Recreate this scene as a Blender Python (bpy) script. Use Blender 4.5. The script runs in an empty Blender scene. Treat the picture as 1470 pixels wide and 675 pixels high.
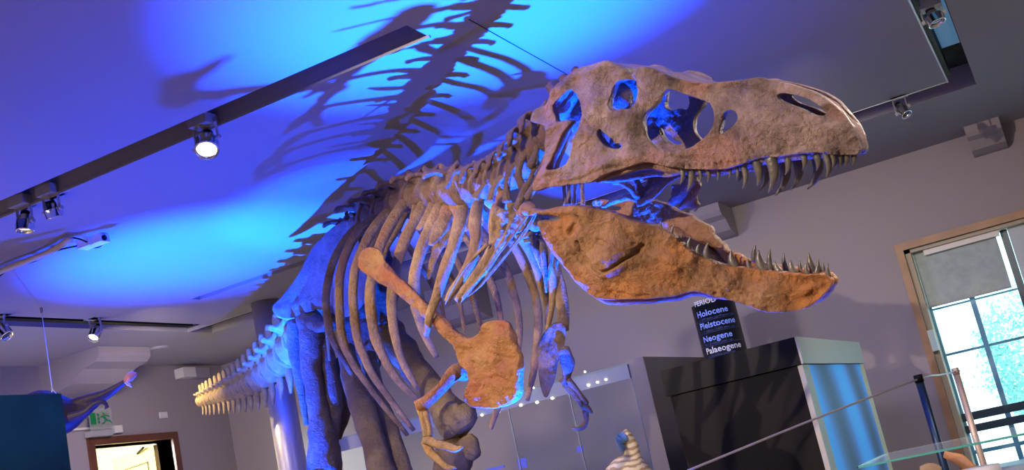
import bpy, bmesh, math, random
import numpy as np
from mathutils import Vector, Matrix, noise

SC = bpy.context.scene
COL = SC.collection
# ------------------------------------------------------------------ camera
EYE = 0.9
F_PX = 1614.996
YAW, PITCH, ROLL = -0.42906179, 0.21575823, -0.21727961
_cy, _sy = math.cos(YAW), math.sin(YAW)
FWD = Vector((_sy * math.cos(PITCH), _cy * math.cos(PITCH), math.sin(PITCH)))
_r = Vector((_cy, -_sy, 0)); _u = _r.cross(FWD)
_c, _s = math.cos(ROLL), math.sin(ROLL)
RGT = _c * _r + _s * _u
UPV = -_s * _r + _c * _u
CAM = Vector((0, 0, EYE))
RH = Vector((_cy, -_sy, 0)); FH = Vector((_sy, _cy, 0)); ZZ = Vector((0, 0, 1))
cd = bpy.data.cameras.new('camera'); cam = bpy.data.objects.new('camera', cd); COL.objects.link(cam)
cd.sensor_fit = 'HORIZONTAL'; cd.sensor_width = 36; cd.lens = F_PX * 36 / 1470
cd.clip_start = 0.05; cd.clip_end = 400
m3 = Matrix((RGT, UPV, -FWD)).transposed()
cam.matrix_world = Matrix.Translation(CAM) @ m3.to_4x4()
SC.camera = cam

def ray(px, py):
    return (px - 735) / F_PX * RGT - (py - 337.5) / F_PX * UPV + FWD
def P(px, py, D):
    return CAM + ray(px, py) * D
def on_x(px, py, X):
    d = ray(px, py); return CAM + d * (X / d.x)
def on_y(px, py, Y):
    d = ray(px, py); return CAM + d * (Y / d.y)
def on_z(px, py, Z):
    d = ray(px, py); return CAM + d * ((Z - EYE) / d.z)

# ------------------------------------------------------------------ render look
SC.view_settings.view_transform = 'Standard'
SC.view_settings.look = 'None'
SC.view_settings.exposure = 0.0
SC.view_settings.gamma = 1.0
SC.view_settings.use_curve_mapping = False

# ------------------------------------------------------------------ world and lights
w = bpy.data.worlds.new('daylight'); SC.world = w; w.use_nodes = True
nt = w.node_tree; nt.nodes.clear()
sky = nt.nodes.new('ShaderNodeTexSky'); sky.sky_type = 'HOSEK_WILKIE'; sky.turbidity = 5
sky.sun_direction = (0.3, 0.5, 0.8)
bg = nt.nodes.new('ShaderNodeBackground'); bg.inputs['Strength'].default_value = 3.6
mixn = nt.nodes.new('ShaderNodeMixRGB'); mixn.inputs[0].default_value = 0.75; mixn.inputs[2].default_value = (0.9, 0.97, 1.0, 1)
wo = nt.nodes.new('ShaderNodeOutputWorld')
nt.links.new(sky.outputs[0], mixn.inputs[1]); nt.links.new(mixn.outputs[0], bg.inputs[0]); nt.links.new(bg.outputs[0], wo.inputs[0])

def light(name, typ, loc, energy, color, aim=None, size=0.05, cone=60, blend=0.5):
    l = bpy.data.lights.new(name, typ); l.energy = energy; l.color = color
    if typ == 'AREA': l.size = size
    else: l.shadow_soft_size = size
    if typ == 'SPOT': l.spot_size = math.radians(cone); l.spot_blend = blend
    o = bpy.data.objects.new(name, l); COL.objects.link(o); o.location = loc
    if aim is not None:
        o.rotation_euler = (Vector(aim) - Vector(loc)).to_track_quat('-Z', 'Y').to_euler()
    return o
BLUE = (0.0, 0.048, 1.0)
CEIL = EYE + 1.95
WARM = (1.0, 0.80, 0.62)
light('uplight_front', 'SPOT', (-2.04, 4.38, 0.06), 520, BLUE, (-2.6, 4.4, 2.85), 0.02, 110, 0.9)
light('uplight_front_core', 'SPOT', (-2.04, 4.38, 0.06), 14000, BLUE, (-1.85, 4.0, 2.85), 0.02, 50, 1.0)
light('uplight_head', 'SPOT', (-1.5, 4.7, 0.1), 1100, BLUE, (-1.05, 3.8, 1.6), 0.02, 52, 0.8)
light('uplight_rear', 'SPOT', (-4.75, 4.85, 0.1), 430, BLUE, (-4.75, 5.3, 2.0), 0.03, 130, 0.7)
light('uplight_leg', 'SPOT', (-4.75, 4.85, 0.1), 4200, BLUE, (-4.05, 5.68, 1.78), 0.03, 46, 0.5)
light('uplight_rear_core', 'SPOT', (-4.75, 4.85, 0.1), 12000, BLUE, (-4.95, 5.85, 2.85), 0.03, 50, 1.0)
light('track_key', 'SPOT', (-2.6, 0.5, 2.75), 800, WARM, (-1.25, 4.5, 1.6), 0.015, 54, 0.6)
light('track_key_body', 'SPOT', (-4.1, 2.4, 2.7), 470, WARM, (-2.5, 4.6, 1.5), 0.03, 46, 0.6)
light('track_rim', 'SPOT', (-0.1, 6.6, 2.75), 280, (1.0, 0.9, 0.75), (-0.9, 3.9, 1.6), 0.04, 40, 0.5)
light('track_tail', 'SPOT', (-7.4, 6.0, 2.75), 330, (1.0, 0.72, 0.36), (-6.4, 7.2, 2.0), 0.05, 40, 0.6)
light('track_wall', 'SPOT', (-0.8, 5.9, 2.6), 150, (1.0, 0.90, 0.84), (-1.8, 9.6, 1.0), 0.2, 84, 1.0)
light('track_wall_mid', 'SPOT', (-3.9, 6.0, 2.70), 230, (1.0, 0.90, 0.82), (-3.6, 9.6, 1.2), 0.2, 86, 1.0)
light('track_wall_left', 'SPOT', (-6.2, 6.6, 2.70), 150, (1.0, 0.84, 0.68), (-8.2, 9.0, 1.4), 0.2, 90, 1.0)
light('fill_behind_camera', 'AREA', (1.5, -1.5, 2.75), 22, (1.0, 0.88, 0.84), (-2.5, 5.0, 1.5), 2.2)  # added fill from behind the camera, no fixture
light('fill_down', 'AREA', (-5.6, 1.6, 2.8), 290, (1.0, 0.84, 0.76), (-5.6, 1.6, 0), 2.0)  # added neutral fill, bounced off the floor onto the ceiling
light('fill_down_right', 'AREA', (0.8, 4.0, 2.8), 75, (1.0, 0.86, 0.8), (0.8, 4.0, 0), 1.4)  # second added fill, aimed down at the right
light('fill_left', 'AREA', (-7.4, 5.5, 1.2), 14, (1.0, 0.93, 0.85), (-7.4, 8.5, 2.2), 1.2)  # added fill towards the far left corner, hangs free

# ------------------------------------------------------------------ materials
MATS = {}
def nodes_of(name):
    m = bpy.data.materials.new(name); m.use_nodes = True
    return m, m.node_tree, m.node_tree.nodes['Principled BSDF']
def simple(name, col, rough=0.6, metal=0.0, spec=0.5, bump=0.0, bscale=60, vary=0.0, emit=None, estr=0):
    if name in MATS: return MATS[name]
    m, nt, b = nodes_of(name)
    b.inputs['Base Color'].default_value = (*col, 1); b.inputs['Roughness'].default_value = rough
    b.inputs['Metallic'].default_value = metal; b.inputs['Specular IOR Level'].default_value = spec
    tc = nt.nodes.new('ShaderNodeTexCoord')
    n = nt.nodes.new('ShaderNodeTexNoise'); n.inputs['Scale'].default_value = bscale; n.inputs['Detail'].default_value = 6
    nt.links.new(tc.outputs['Object'], n.inputs['Vector'])
    if bump:
        bp = nt.nodes.new('ShaderNodeBump'); bp.inputs['Strength'].default_value = bump; bp.inputs['Distance'].default_value = 0.01
        nt.links.new(n.outputs['Fac'], bp.inputs['Height']); nt.links.new(bp.outputs[0], b.inputs['Normal'])
    if vary:
        r = nt.nodes.new('ShaderNodeValToRGB')
        r.color_ramp.elements[0].position = 0.3; r.color_ramp.elements[1].position = 0.7
        r.color_ramp.elements[0].color = (*[c * (1 - vary) for c in col], 1); r.color_ramp.elements[1].color = (*[min(1, c * (1 + vary)) for c in col], 1)
        n2 = nt.nodes.new('ShaderNodeTexNoise'); n2.inputs['Scale'].default_value = bscale * 0.15; n2.inputs['Detail'].default_value = 5
        nt.links.new(tc.outputs['Object'], n2.inputs['Vector'])
        nt.links.new(n2.outputs['Fac'], r.inputs[0]); nt.links.new(r.outputs[0], b.inputs['Base Color'])
    if emit:
        b.inputs['Emission Color'].default_value = (*emit, 1); b.inputs['Emission Strength'].default_value = estr
    MATS[name] = m
    return m
def bone_mat(name, c0, c1, c2, stain, scale=9, bump=0.5):
    m, nt, b = nodes_of(name)
    tc = nt.nodes.new('ShaderNodeTexCoord'); L = nt.links.new
    n = nt.nodes.new('ShaderNodeTexNoise'); n.inputs['Scale'].default_value = scale; n.inputs['Detail'].default_value = 8; n.inputs['Roughness'].default_value = 0.62
    r = nt.nodes.new('ShaderNodeValToRGB'); e = r.color_ramp.elements
    e[0].position = 0.30; e[0].color = (*c0, 1); e[1].position = 0.68; e[1].color = (*c2, 1)
    q = e.new(0.5); q.color = (*c1, 1)
    L(tc.outputs['Object'], n.inputs['Vector']); L(n.outputs['Fac'], r.inputs[0])
    n2 = nt.nodes.new('ShaderNodeTexNoise'); n2.inputs['Scale'].default_value = scale * 0.5; n2.inputs['Detail'].default_value = 4
    mp = nt.nodes.new('ShaderNodeMapping'); mp.inputs['Location'].default_value = (3.1, 7.7, 1.3)
    L(tc.outputs['Object'], mp.inputs[0]); L(mp.outputs[0], n2.inputs['Vector'])
    r2 = nt.nodes.new('ShaderNodeValToRGB'); r2.color_ramp.elements[0].position = 0.52; r2.color_ramp.elements[1].position = 0.66
    L(n2.outputs['Fac'], r2.inputs[0])
    mx = nt.nodes.new('ShaderNodeMixRGB'); mx.inputs[2].default_value = (*stain, 1)
    L(r2.outputs[0], mx.inputs[0]); L(r.outputs[0], mx.inputs[1])
    v = nt.nodes.new('ShaderNodeTexVoronoi'); v.feature = 'DISTANCE_TO_EDGE'; v.inputs['Scale'].default_value = scale * 1.6
    nd = nt.nodes.new('ShaderNodeTexNoise'); nd.inputs['Scale'].default_value = scale * 1.3; nd.inputs['Detail'].default_value = 3
    ad = nt.nodes.new('ShaderNodeMixRGB'); ad.blend_type = 'ADD'; ad.inputs[0].default_value = 0.35
    L(tc.outputs['Object'], nd.inputs['Vector']); L(tc.outputs['Object'], ad.inputs[1]); L(nd.outputs['Color'], ad.inputs[2]); L(ad.outputs[0], v.inputs['Vector'])
    rv = nt.nodes.new('ShaderNodeValToRGB'); rv.color_ramp.elements[0].position = 0.0; rv.color_ramp.elements[1].position = 0.035
    rv.color_ramp.elements[0].color = (0.72, 0.72, 0.72, 1)
    L(v.outputs['Distance'], rv.inputs[0])
    mm = nt.nodes.new('ShaderNodeMixRGB'); mm.blend_type = 'MULTIPLY'; mm.inputs[0].default_value = 0.22
    L(mx.outputs[0], mm.inputs[1]); L(rv.outputs[0], mm.inputs[2]); L(mm.outputs[0], b.inputs['Base Color'])
    n3 = nt.nodes.new('ShaderNodeTexNoise'); n3.inputs['Scale'].default_value = scale * 6; n3.inputs['Detail'].default_value = 9; n3.inputs['Roughness'].default_value = 0.65
    L(tc.outputs['Object'], n3.inputs['Vector'])
    hs = nt.nodes.new('ShaderNodeMath'); hs.operation = 'MULTIPLY'; L(n3.outputs['Fac'], hs.inputs[0]); L(rv.outputs[0], hs.inputs[1])
    bp = nt.nodes.new('ShaderNodeBump'); bp.inputs['Strength'].default_value = min(1, bump * 1.5); bp.inputs['Distance'].default_value = 0.022
    L(hs.outputs[0], bp.inputs['Height']); L(bp.outputs[0], b.inputs['Normal'])
    b.inputs['Roughness'].default_value = 0.62; b.inputs['Specular IOR Level'].default_value = 0.35
    MATS[name] = m
    return m
B_SKULL = bone_mat('bone_skull', (0.10, 0.064, 0.052), (0.225, 0.15, 0.122), (0.36, 0.25, 0.20), (0.32, 0.16, 0.115), 8, 0.6)
B_JAW = bone_mat('bone_jaw', (0.13, 0.060, 0.026), (0.27, 0.135, 0.055), (0.37, 0.20, 0.09), (0.40, 0.155, 0.04), 7, 0.6)
B_RIB = bone_mat('bone_rib', (0.117, 0.068, 0.023), (0.225, 0.131, 0.045), (0.324, 0.198, 0.067), (0.216, 0.099, 0.033), 9, 0.5)
B_SCAP = bone_mat('bone_scapula', (0.163, 0.061, 0.015), (0.245, 0.102, 0.023), (0.286, 0.156, 0.042), (0.231, 0.068, 0.017), 7, 0.7)
B_VERT = bone_mat('bone_vertebra', (0.075, 0.041, 0.017), (0.150, 0.090, 0.038), (0.225, 0.143, 0.061), (0.150, 0.075, 0.032), 12, 0.6)
B_PELV = bone_mat('bone_pelvis', (0.096, 0.066, 0.043), (0.168, 0.120, 0.081), (0.228, 0.174, 0.119), (0.132, 0.084, 0.054), 8, 0.6)
B_LEG = bone_mat('bone_leg', (0.094, 0.058, 0.020), (0.158, 0.108, 0.038), (0.230, 0.158, 0.054), (0.108, 0.065, 0.022), 8, 0.5)
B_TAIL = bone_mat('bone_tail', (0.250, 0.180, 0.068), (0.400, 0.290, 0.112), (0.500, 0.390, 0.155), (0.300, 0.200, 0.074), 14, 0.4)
M_TOOTH = simple('tooth_enamel', (0.085, 0.072, 0.055), 0.32, 0, 0.6, 0.25, 70, 0.4)
M_WALL = simple('wall_paint', (0.33, 0.295, 0.31), 0.85, 0, 0.2, 0.08, 90)
M_CEIL = simple('ceiling_paint', (0.33, 0.31, 0.32), 0.8, 0, 0.25, 0.05, 70)
M_BLACK = simple('black_metal', (0.005, 0.005, 0.006), 0.5, 0, 0.12)
M_CHROME = simple('chrome', (0.8, 0.8, 0.82), 0.12, 1.0)
M_STEEL = simple('brushed_steel', (0.5, 0.48, 0.52), 0.36, 0.55)
M_GREYP = simple('grey_plastic', (0.35, 0.35, 0.36), 0.5)
M_WHITEP = simple('white_plastic', (0.7, 0.68, 0.64), 0.5)
M_WOOD = simple('oak_trim', (0.34, 0.19, 0.09), 0.45, 0, 0.4, 0.1, 40, 0.2)
M_DWOOD = simple('dark_red_wood', (0.13, 0.045, 0.025), 0.4, 0, 0.5, 0.05, 40, 0.25)
M_TEAL = simple('teal_board', (0.012, 0.10, 0.045), 0.6, 0, 0.3, 0.5, 25, 0.3)
M_FLOOR = simple('floor_wood', (0.30, 0.22, 0.17), 0.4)

# ------------------------------------------------------------------ mesh helpers
def fin(name, verts, faces, mat, parent=None, smooth=True, base=None):
    me = bpy.data.meshes.new(name)
    me.from_pydata([tuple(v) for v in verts], [], [tuple(f) for f in faces]); me.update()
    bm = bmesh.new(); bm.from_mesh(me); bmesh.ops.recalc_face_normals(bm, faces=bm.faces); bm.to_mesh(me); bm.free()
    me.materials.append(mat)
    if smooth: me.polygons.foreach_set('use_smooth', [True] * len(me.polygons))
    o = bpy.data.objects.new(name, me); COL.objects.link(o)
    if parent is not None:
        o.parent = parent
        b = world_base(parent)
        o.location = -b
    return o
BASES = {}
def world_base(p):
    return Vector(BASES.get(p.name, (0, 0, 0)))
def child_of(o, p):
    # a sub-part: parent's mesh space is already world space
    o.parent = p; o.location = (0, 0, 0)
def thing(name, loc, label, cat, group=None):
    o = bpy.data.objects.new(name, None); COL.objects.link(o); o.location = loc; o.empty_display_size = 0.1
    BASES[o.name] = tuple(loc); o['label'] = label; o['category'] = cat
    if group: o['group'] = group
    return o
def tag(o, label, cat, group=None):
    o['label'] = label; o['category'] = cat
    if group: o['group'] = group
    return o
def struct(o): o['kind'] = 'structure'; return o

class MB:
    def __init__(s): s.v = []; s.f = []
    def add(s, v, f):
        n = len(s.v); s.v += [Vector(x) for x in v]; s.f += [tuple(i + n for i in q) for q in f]; return s
    def box(s, a, b, rot=None, org=None):
        a = Vector(a); b = Vector(b)
        vs = [Vector((x, y, z)) for x in (a.x, b.x) for y in (a.y, b.y) for z in (a.z, b.z)]
        if rot is not None: vs = [rot @ v + Vector(org or (0, 0, 0)) for v in vs]
        return s.add(vs, [(0, 1, 3, 2), (4, 6, 7, 5), (0, 4, 5, 1), (2, 3, 7, 6), (0, 2, 6, 4), (1, 5, 7, 3)])
    def prism(s, pts, ext):
        n = len(pts); ext = Vector(ext); pts = [Vector(p) for p in pts]
        vs = pts + [p + ext for p in pts]
        return s.add(vs, [tuple(range(n))[::-1], tuple(range(n, 2 * n))] + [(i, (i + 1) % n, n + (i + 1) % n, n + i) for i in range(n)])
    def tube(s, pts, rad, seg=10, flat=1.0, side=None, sub=4, rough=0.0, seed=0.0):
        v, f = tube_mesh(pts, rad, seg, flat, side, sub, rough, seed); return s.add(v, f)
    def build(s, name, mat, parent=None, smooth=False):
        return fin(name, s.v, s.f, mat, parent, smooth)

def catmull(pts, sub):
    n = len(pts)
    if n < 3 or sub < 2:
        if sub < 2: return [np.array(p, float) for p in pts]
        return [np.array(pts[0], float) * (1 - t) + np.array(pts[-1], float) * t for t in np.linspace(0, 1, sub + 1)]
    p = [np.array(q, float) for q in pts]; p = [2 * p[0] - p[1]] + p + [2 * p[-1] - p[-2]]
    out = []
    for i in range(1, n):
        a, b, c, d = p[i - 1], p[i], p[i + 1], p[i + 2]
        for k in range(sub):
            t = k / sub
            out.append(0.5 * ((2 * b) + (c - a) * t + (2 * a - 5 * b + 4 * c - d) * t * t + (3 * b - a - 3 * c + d) * t ** 3))
    out.append(p[n]); return out

def tube_mesh(pts, rad, seg=10, flat=1.0, side=None, sub=4, rough=0.0, seed=0.0):
    """sweep an ellipse; rad = per point radius (or single); flat = thickness ratio of second axis; side = vector along the wide axis"""
    n = len(pts)
    if not hasattr(rad, '__len__'): rad = [rad] * n
    data = [list(p) + [r] for p, r in zip(pts, rad)]
    c = catmull(data, sub)
    P3 = [Vector(q[:3]) for q in c]; R = [max(1e-4, q[3]) for q in c]
    m = len(P3); V = []; Fc = []
    nrm = None
    for i in range(m):
        t = (P3[min(i + 1, m - 1)] - P3[max(i - 1, 0)]).normalized()
        if nrm is None:
            s0 = Vector(side) if side is not None else Vector((0.3, 0.5, 0.8))
            nrm = (s0 - t * s0.dot(t))
            if nrm.length < 1e-3: nrm = t.orthogonal()
            nrm.normalize()
        else:
            s0 = Vector(side) if side is not None else nrm
            q = s0 - t * s0.dot(t)
            if q.length > 0.15 or side is None: nrm = q.normalized()
            else: nrm = (nrm - t * nrm.dot(t)).normalized()
        bn = t.cross(nrm)
        for k in range(seg):
            a = 2 * math.pi * k / seg
            d = nrm * math.cos(a) + bn * (math.sin(a) * flat)
            r = R[i]
            if rough: r *= 1 + rough * noise.noise(P3[i] * 14 + d * 1.5 + Vector((seed, seed, seed)))
            V.append(P3[i] + d * r)
    for i in range(m - 1):
        for k in range(seg):
            a = i * seg + k; b = i * seg + (k + 1) % seg
            Fc.append((a, b, b + seg, a + seg))
    # rounded caps
    for end, i0, sg in ((0, 0, -1), (1, (m - 1) * seg, 1)):
        i = 0 if end == 0 else m - 1
        j = 1 if end == 0 else m - 2
        t = (P3[i] - P3[j]).normalized()
        V.append(P3[i] + t * (R[i] * 0.5 * min(1, flat) if sub > 2 else 0.0)); ci = len(V) - 1
        for k in range(seg):
            a = i0 + k; b = i0 + (k + 1) % seg
            Fc.append((b, a, ci) if end == 0 else (a, b, ci))
    return V, Fc

def remesh(verts, faces, voxel, smooth=4, fac=0.5):
    me = bpy.data.meshes.new('tmp'); me.from_pydata([tuple(v) for v in verts], [], [tuple(f) for f in faces]); me.update()
    bm = bmesh.new(); bm.from_mesh(me); bmesh.ops.recalc_face_normals(bm, faces=bm.faces); bm.to_mesh(me); bm.free()
    o = bpy.data.objects.new('tmp', me); COL.objects.link(o)
    r = o.modifiers.new('r', 'REMESH'); r.mode = 'VOXEL'; r.voxel_size = voxel
    if smooth:
        s = o.modifiers.new('s', 'SMOOTH'); s.iterations = smooth; s.factor = fac
    dg = bpy.context.evaluated_depsgraph_get(); dg.update()
    ev = o.evaluated_get(dg); m2 = bpy.data.meshes.new_from_object(ev)
    V = np.empty(len(m2.vertices) * 3); m2.vertices.foreach_get('co', V); V = V.reshape(-1, 3)
    Fc = [tuple(p.vertices) for p in m2.polygons]
    bpy.data.objects.remove(o); bpy.data.meshes.remove(me); bpy.data.meshes.remove(m2)
    return V, Fc

def outline(pts, sub=3):
    p = [tuple(q) for q in pts]; n = len(p); out = []
    for i in range(n):
        a, b, c, d = [np.array(p[(i + k) % n], float) for k in (-1, 0, 1, 2)]
        for k in range(sub):
            t = k / sub
            out.append(0.5 * ((2 * b) + (c - a) * t + (2 * a - 5 * b + 4 * c - d) * t * t + (3 * b - a - 3 * c + d) * t ** 3))
    return out

def plate(out, holes, thick, voxel=1.6, smooth=5, sub=3):
    """solid plate from an outline with holes, rounded edges; x, y (down) and z in outline units"""
    cu = bpy.data.curves.new('tmp', 'CURVE'); cu.dimensions = '2D'; cu.fill_mode = 'BOTH'; cu.extrude = thick / 2
    for ring in [out] + list(holes):
        q = outline(ring, sub)
        sp = cu.splines.new('POLY'); sp.points.add(len(q) - 1)
        for i, c in enumerate(q): sp.points[i].co = (c[0], -c[1], 0, 1)
        sp.use_cyclic_u = True
    o = bpy.data.objects.new('tmp', cu); COL.objects.link(o)
    dg = bpy.context.evaluated_depsgraph_get(); dg.update()
    me = bpy.data.meshes.new_from_object(o.evaluated_get(dg))
    V = [tuple(v.co) for v in me.vertices]; Fc = [tuple(p.vertices) for p in me.polygons]
    bpy.data.objects.remove(o); bpy.data.curves.remove(cu); bpy.data.meshes.remove(me)
    # weld
    key = {}; mp = []; V2 = []
    for v in V:
        k = (round(v[0], 3), round(v[1], 3), round(v[2], 3))
        if k not in key: key[k] = len(V2); V2.append(v)
        mp.append(key[k])
    F2 = []
    for f in Fc:
        g = []
        for i in f:
            if mp[i] not in g: g.append(mp[i])
        if len(g) > 2: F2.append(tuple(g))
    V3, F3 = remesh(V2, F2, voxel, smooth)
    V3[:, 1] *= -1
    return V3, F3

def shepard(ctrl, p=3):
    A = np.array(ctrl, float)
    def fn(x, y):
        x = np.asarray(x, float); y = np.asarray(y, float)
        d = ((x[..., None] - A[:, 0]) ** 2 + (y[..., None] - A[:, 1]) ** 2 + 60) ** (p / 2)
        wt = 1 / d
        return (wt * A[:, 2]).sum(-1) / wt.sum(-1)
    return fn

def strokes(x, y, lst):
    """relief strokes: (polyline, width, height)"""
    h = np.zeros_like(x)
    for poly, wd, ht in lst:
        best = np.full_like(x, 1e9)
        for (x0, y0), (x1, y1) in zip(poly[:-1], poly[1:]):
            dx, dy = x1 - x0, y1 - y0; L2 = dx * dx + dy * dy + 1e-9
            t = np.clip(((x - x0) * dx + (y - y0) * dy) / L2, 0, 1)
            best = np.minimum(best, (x - x0 - t * dx) ** 2 + (y - y0 - t * dy) ** 2)
        h += ht * np.exp(-best / (wd * wd))
    return h

# sagittal plane of the head
TH = math.radians(33); RHO = math.radians(9)
LAT = (math.cos(RHO) * (math.sin(TH) * RH + math.cos(TH) * FH) + math.sin(RHO) * ZZ).normalized()
M0 = P(1000, 200, 4.12)
LATn = np.array(LAT); CAMn = np.array(CAM); M0n = np.array(M0)
def S(px, py, lam):
    d = ray(px, py); t = ((M0 + LAT * lam) - CAM).dot(LAT) / d.dot(LAT)
    return CAM + d * t
def mir(v):
    return Vector(v) - LAT * (2 * (Vector(v) - M0).dot(LAT))
def Sarr(x, y, lam):
    d = ((x - 735) / F_PX)[:, None] * np.array(RGT) - ((y - 337.5) / F_PX)[:, None] * np.array(UPV) + np.array(FWD)
    t = ((M0n - CAMn) @ LATn + lam) / (d @ LATn)
    return CAMn + d * t[:, None]
def noisy(x, y, z, f, amp, octs=4, seed=0.0):
    return np.array([amp * noise.fractal(Vector((a * f + seed, b * f, c * f * 0.6)), 0.9, 2.1, octs) for a, b, c in zip(x, y, z)])

def head_plate(out, holes, Wf, thick, relief, voxel, rough=1.0, seed=0.0):
    V, Fc = plate(out, holes, thick, voxel)
    x, y, z = V[:, 0], V[:, 1], V[:, 2]
    h = np.where(z > 0, 1.0, 0.0) * (1.25 * strokes(x, y, relief) + noisy(x, y, z, 0.022, 5.0 * rough, 4, seed) + noisy(x, y, z, 0.12, 1.6 * rough, 3, seed))
    h += np.where(z <= 0, 1.0, 0.0) * noisy(x, y, z, 0.05, -3.0 * rough, 4, seed)
    zz = np.where(z > 0, np.maximum(z + h, thick * .14), np.minimum(z + h, thick * -.2))
    Wv = Wf(x, y)
    base = Sarr(x, y, -Wv)
    X = base - LATn * (zz * 0.0025)[:, None]
    return X, Fc

# ------------------------------------------------------------------ ROOM
BACK = 9.68; LEFT = -8.2; RIGHT = 3.0; FRONT = -3.0
def slab(rect, holes, z, th, name, mat):
    pts = [(rect[0], rect[1]), (rect[2], rect[1]), (rect[2], rect[3]), (rect[0], rect[3])]
    xs = sorted({rect[0], rect[2]} | {h[0] for h in holes} | {h[2] for h in holes})
    ys = sorted({rect[1], rect[3]} | {h[1] for h in holes} | {h[3] for h in holes})
    v = []; f = []
    mb = MB()
    inside = lambda x, y: any(h[0] < x < h[2] and h[1] < y < h[3] for h in holes)
    n = len(ys)
    for lay, zz in enumerate((z, z + th)):
        for x in xs:
            for y in ys: v.append((x, y, zz))
    N = len(xs) * n
    solid = {}
    for i in range(len(xs) - 1):
        for j in range(len(ys) - 1):
            solid[(i, j)] = not inside((xs[i] + xs[i + 1]) / 2, (ys[j] + ys[j + 1]) / 2)
    for (i, j), s in solid.items():
        if not s: continue
        a, b, c, d = i * n + j, (i + 1) * n + j, (i + 1) * n + j + 1, i * n + j + 1
        f.append((a, b, c, d)); f.append((a + N, d + N, c + N, b + N))
        for (ni, nj, e0, e1) in ((i - 1, j, d, a), (i + 1, j, b, c), (i, j - 1, a, b), (i, j + 1, c, d)):
            if not solid.get((ni, nj), False): f.append((e0, e1, e1 + N, e0 + N))
    return fin(name, v, f, mat, None, False)
SLOT_A = (-9.0, 3.92, -2.06, 4.10)
SLOT_B = (-6.90, 7.78, -0.075, 8.10)
SLOT_L = (-6.90, 4.6, -6.64, 7.78)
SLOT_R = (-0.235, 4.6, -0.075, 7.78)
SLOT_C = (-5.95, 6.80, -4.4, 6.90)
ceil = struct(slab((-8.2, -3, 3, BACK), [(max(-8.2 + .01, SLOT_A[0]),) + SLOT_A[1:], SLOT_B, SLOT_L, SLOT_R, SLOT_C], CEIL, 0.16, 'ceiling', M_CEIL))
void = struct(MB().box((-8.2, -3, CEIL + 0.16), (3, BACK, CEIL + 0.26)).build('trim_1', simple('void_black', (0.02, 0.02, 0.025), 0.9)))
struct(MB().box((LEFT, -3, -0.15), (RIGHT, BACK, 0)).build('floor', M_FLOOR))
# back wall with the window opening
WX0, WX1, WZ0, WZ1 = -1.0, 1.6, EYE - 0.75, EYE + 1.18
struct(slab((0, 0, 1, 1), [], 0, 1, 'wall_back', M_WALL))
bw = bpy.data.objects['wall_back']; bpy.data.objects.remove(bw)
def wall_xz(name, x0, x1, y, th, z1, hole):
    v = []; f = []
    xs = [x0, hole[0], hole[1], x1]; zs = [0, hole[2], hole[3], z1]; mb = MB()
    for yy in (y, y + th):
        for x in xs:
            for z in zs: v.append((x, yy, z))
    for i in range(3):
        for j in range(3):
            if i == 1 and j == 1: continue
            a, b, c, d = i * 4 + j, (i + 1) * 4 + j, (i + 1) * 4 + j + 1, i * 4 + j + 1
            f.append((a, b, c, d)); f.append((a + 16, d + 16, c + 16, b + 16))
    for (i0, j0, i1, j1) in ((1, 1, 2, 1), (2, 1, 2, 2), (2, 2, 1, 2), (1, 2, 1, 1), (0, 0, 3, 0), (3, 0, 3, 3), (3, 3, 0, 3), (0, 3, 0, 0)):
        a, b = i0 * 4 + j0, i1 * 4 + j1
        if (i0, j0, i1, j1)[0] in (1, 2) and j0 in (1, 2): f.append((a, b, b + 16, a + 16))
        else: f.append((a, b, b + 16, a + 16))
    return fin(name, v, f, M_WALL, None, False)
struct(wall_xz('wall_back', LEFT, RIGHT, BACK, 0.35, CEIL, (WX0, WX1, WZ0, WZ1)))
# left wall with doorway
DY0, DY1, DZ = 7.75, 8.76, EYE + 1.19
wl = MB().box((LEFT - 0.2, FRONT, 0), (LEFT, DY0, CEIL)).box((LEFT - 0.2, DY1, 0), (LEFT, BACK + 0.35, CEIL)).box((LEFT - 0.2, DY0, DZ), (LEFT, DY1, CEIL))
struct(wl.build('wall_left', M_WALL))
struct(MB().box((RIGHT, FRONT, 0), (RIGHT + 0.2, BACK + 0.35, CEIL)).build('wall_right', M_WALL))
struct(MB().box((LEFT - 0.2, FRONT - 0.2, 0), (RIGHT + 0.2, FRONT, CEIL)).build('wall_front', M_WALL))
# thin joint in the ceiling board
struct(MB().box((-1.857, 4.10, CEIL - 0.002), (-1.853, 7.6, CEIL + 0.001)).build('trim_2', M_BLACK))
struct(MB().box((-8.19, 4.085, CEIL - 0.012), (-2.05, 4.10, CEIL + 0.0)).build('trim_3', M_CEIL))
# track rails in the slots
def rail(name, a, b, label):
    o = MB().box(a, b).build(name, M_BLACK); return tag(o, label, 'track', 'lighting tracks in the ceiling slots')
rail('lighting_track', (-8.1, 3.945, CEIL + 0.09), (-2.3, 3.985, CEIL + 0.16), 'dark lighting track in the long diagonal ceiling slot at the left')
rail('lighting_track', (-6.85, 7.84, CEIL + 0.02), (-0.3, 7.90, CEIL + 0.16), 'black lighting track in the back ceiling slot by the far wall')
rail('lighting_track', (-6.83, 4.7, CEIL + 0.02), (-6.76, 7.70, CEIL + 0.16), 'black lighting track in the ceiling slot at far left')
rail('lighting_track', (-0.228, 4.7, CEIL + 0.02), (-0.20, 7.74, CEIL + 0.16), 'black lighting track in the short slot at top right')
M_BPANEL = simple('blue_slot_panel', (0.10, 0.23, 0.38), 0.5, emit=(0.05, 0.16, 0.30), estr=0.55)  # recess top surface, no lamp; its brightness is an added glow
tag(MB().box((-0.195, 5.9, CEIL + 0.135), (-0.085, 7.45, CEIL + 0.155)).build('recess_top_panel', M_BPANEL), 'bluish top surface of the ceiling recess at top right, glow added', 'panel')
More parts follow.
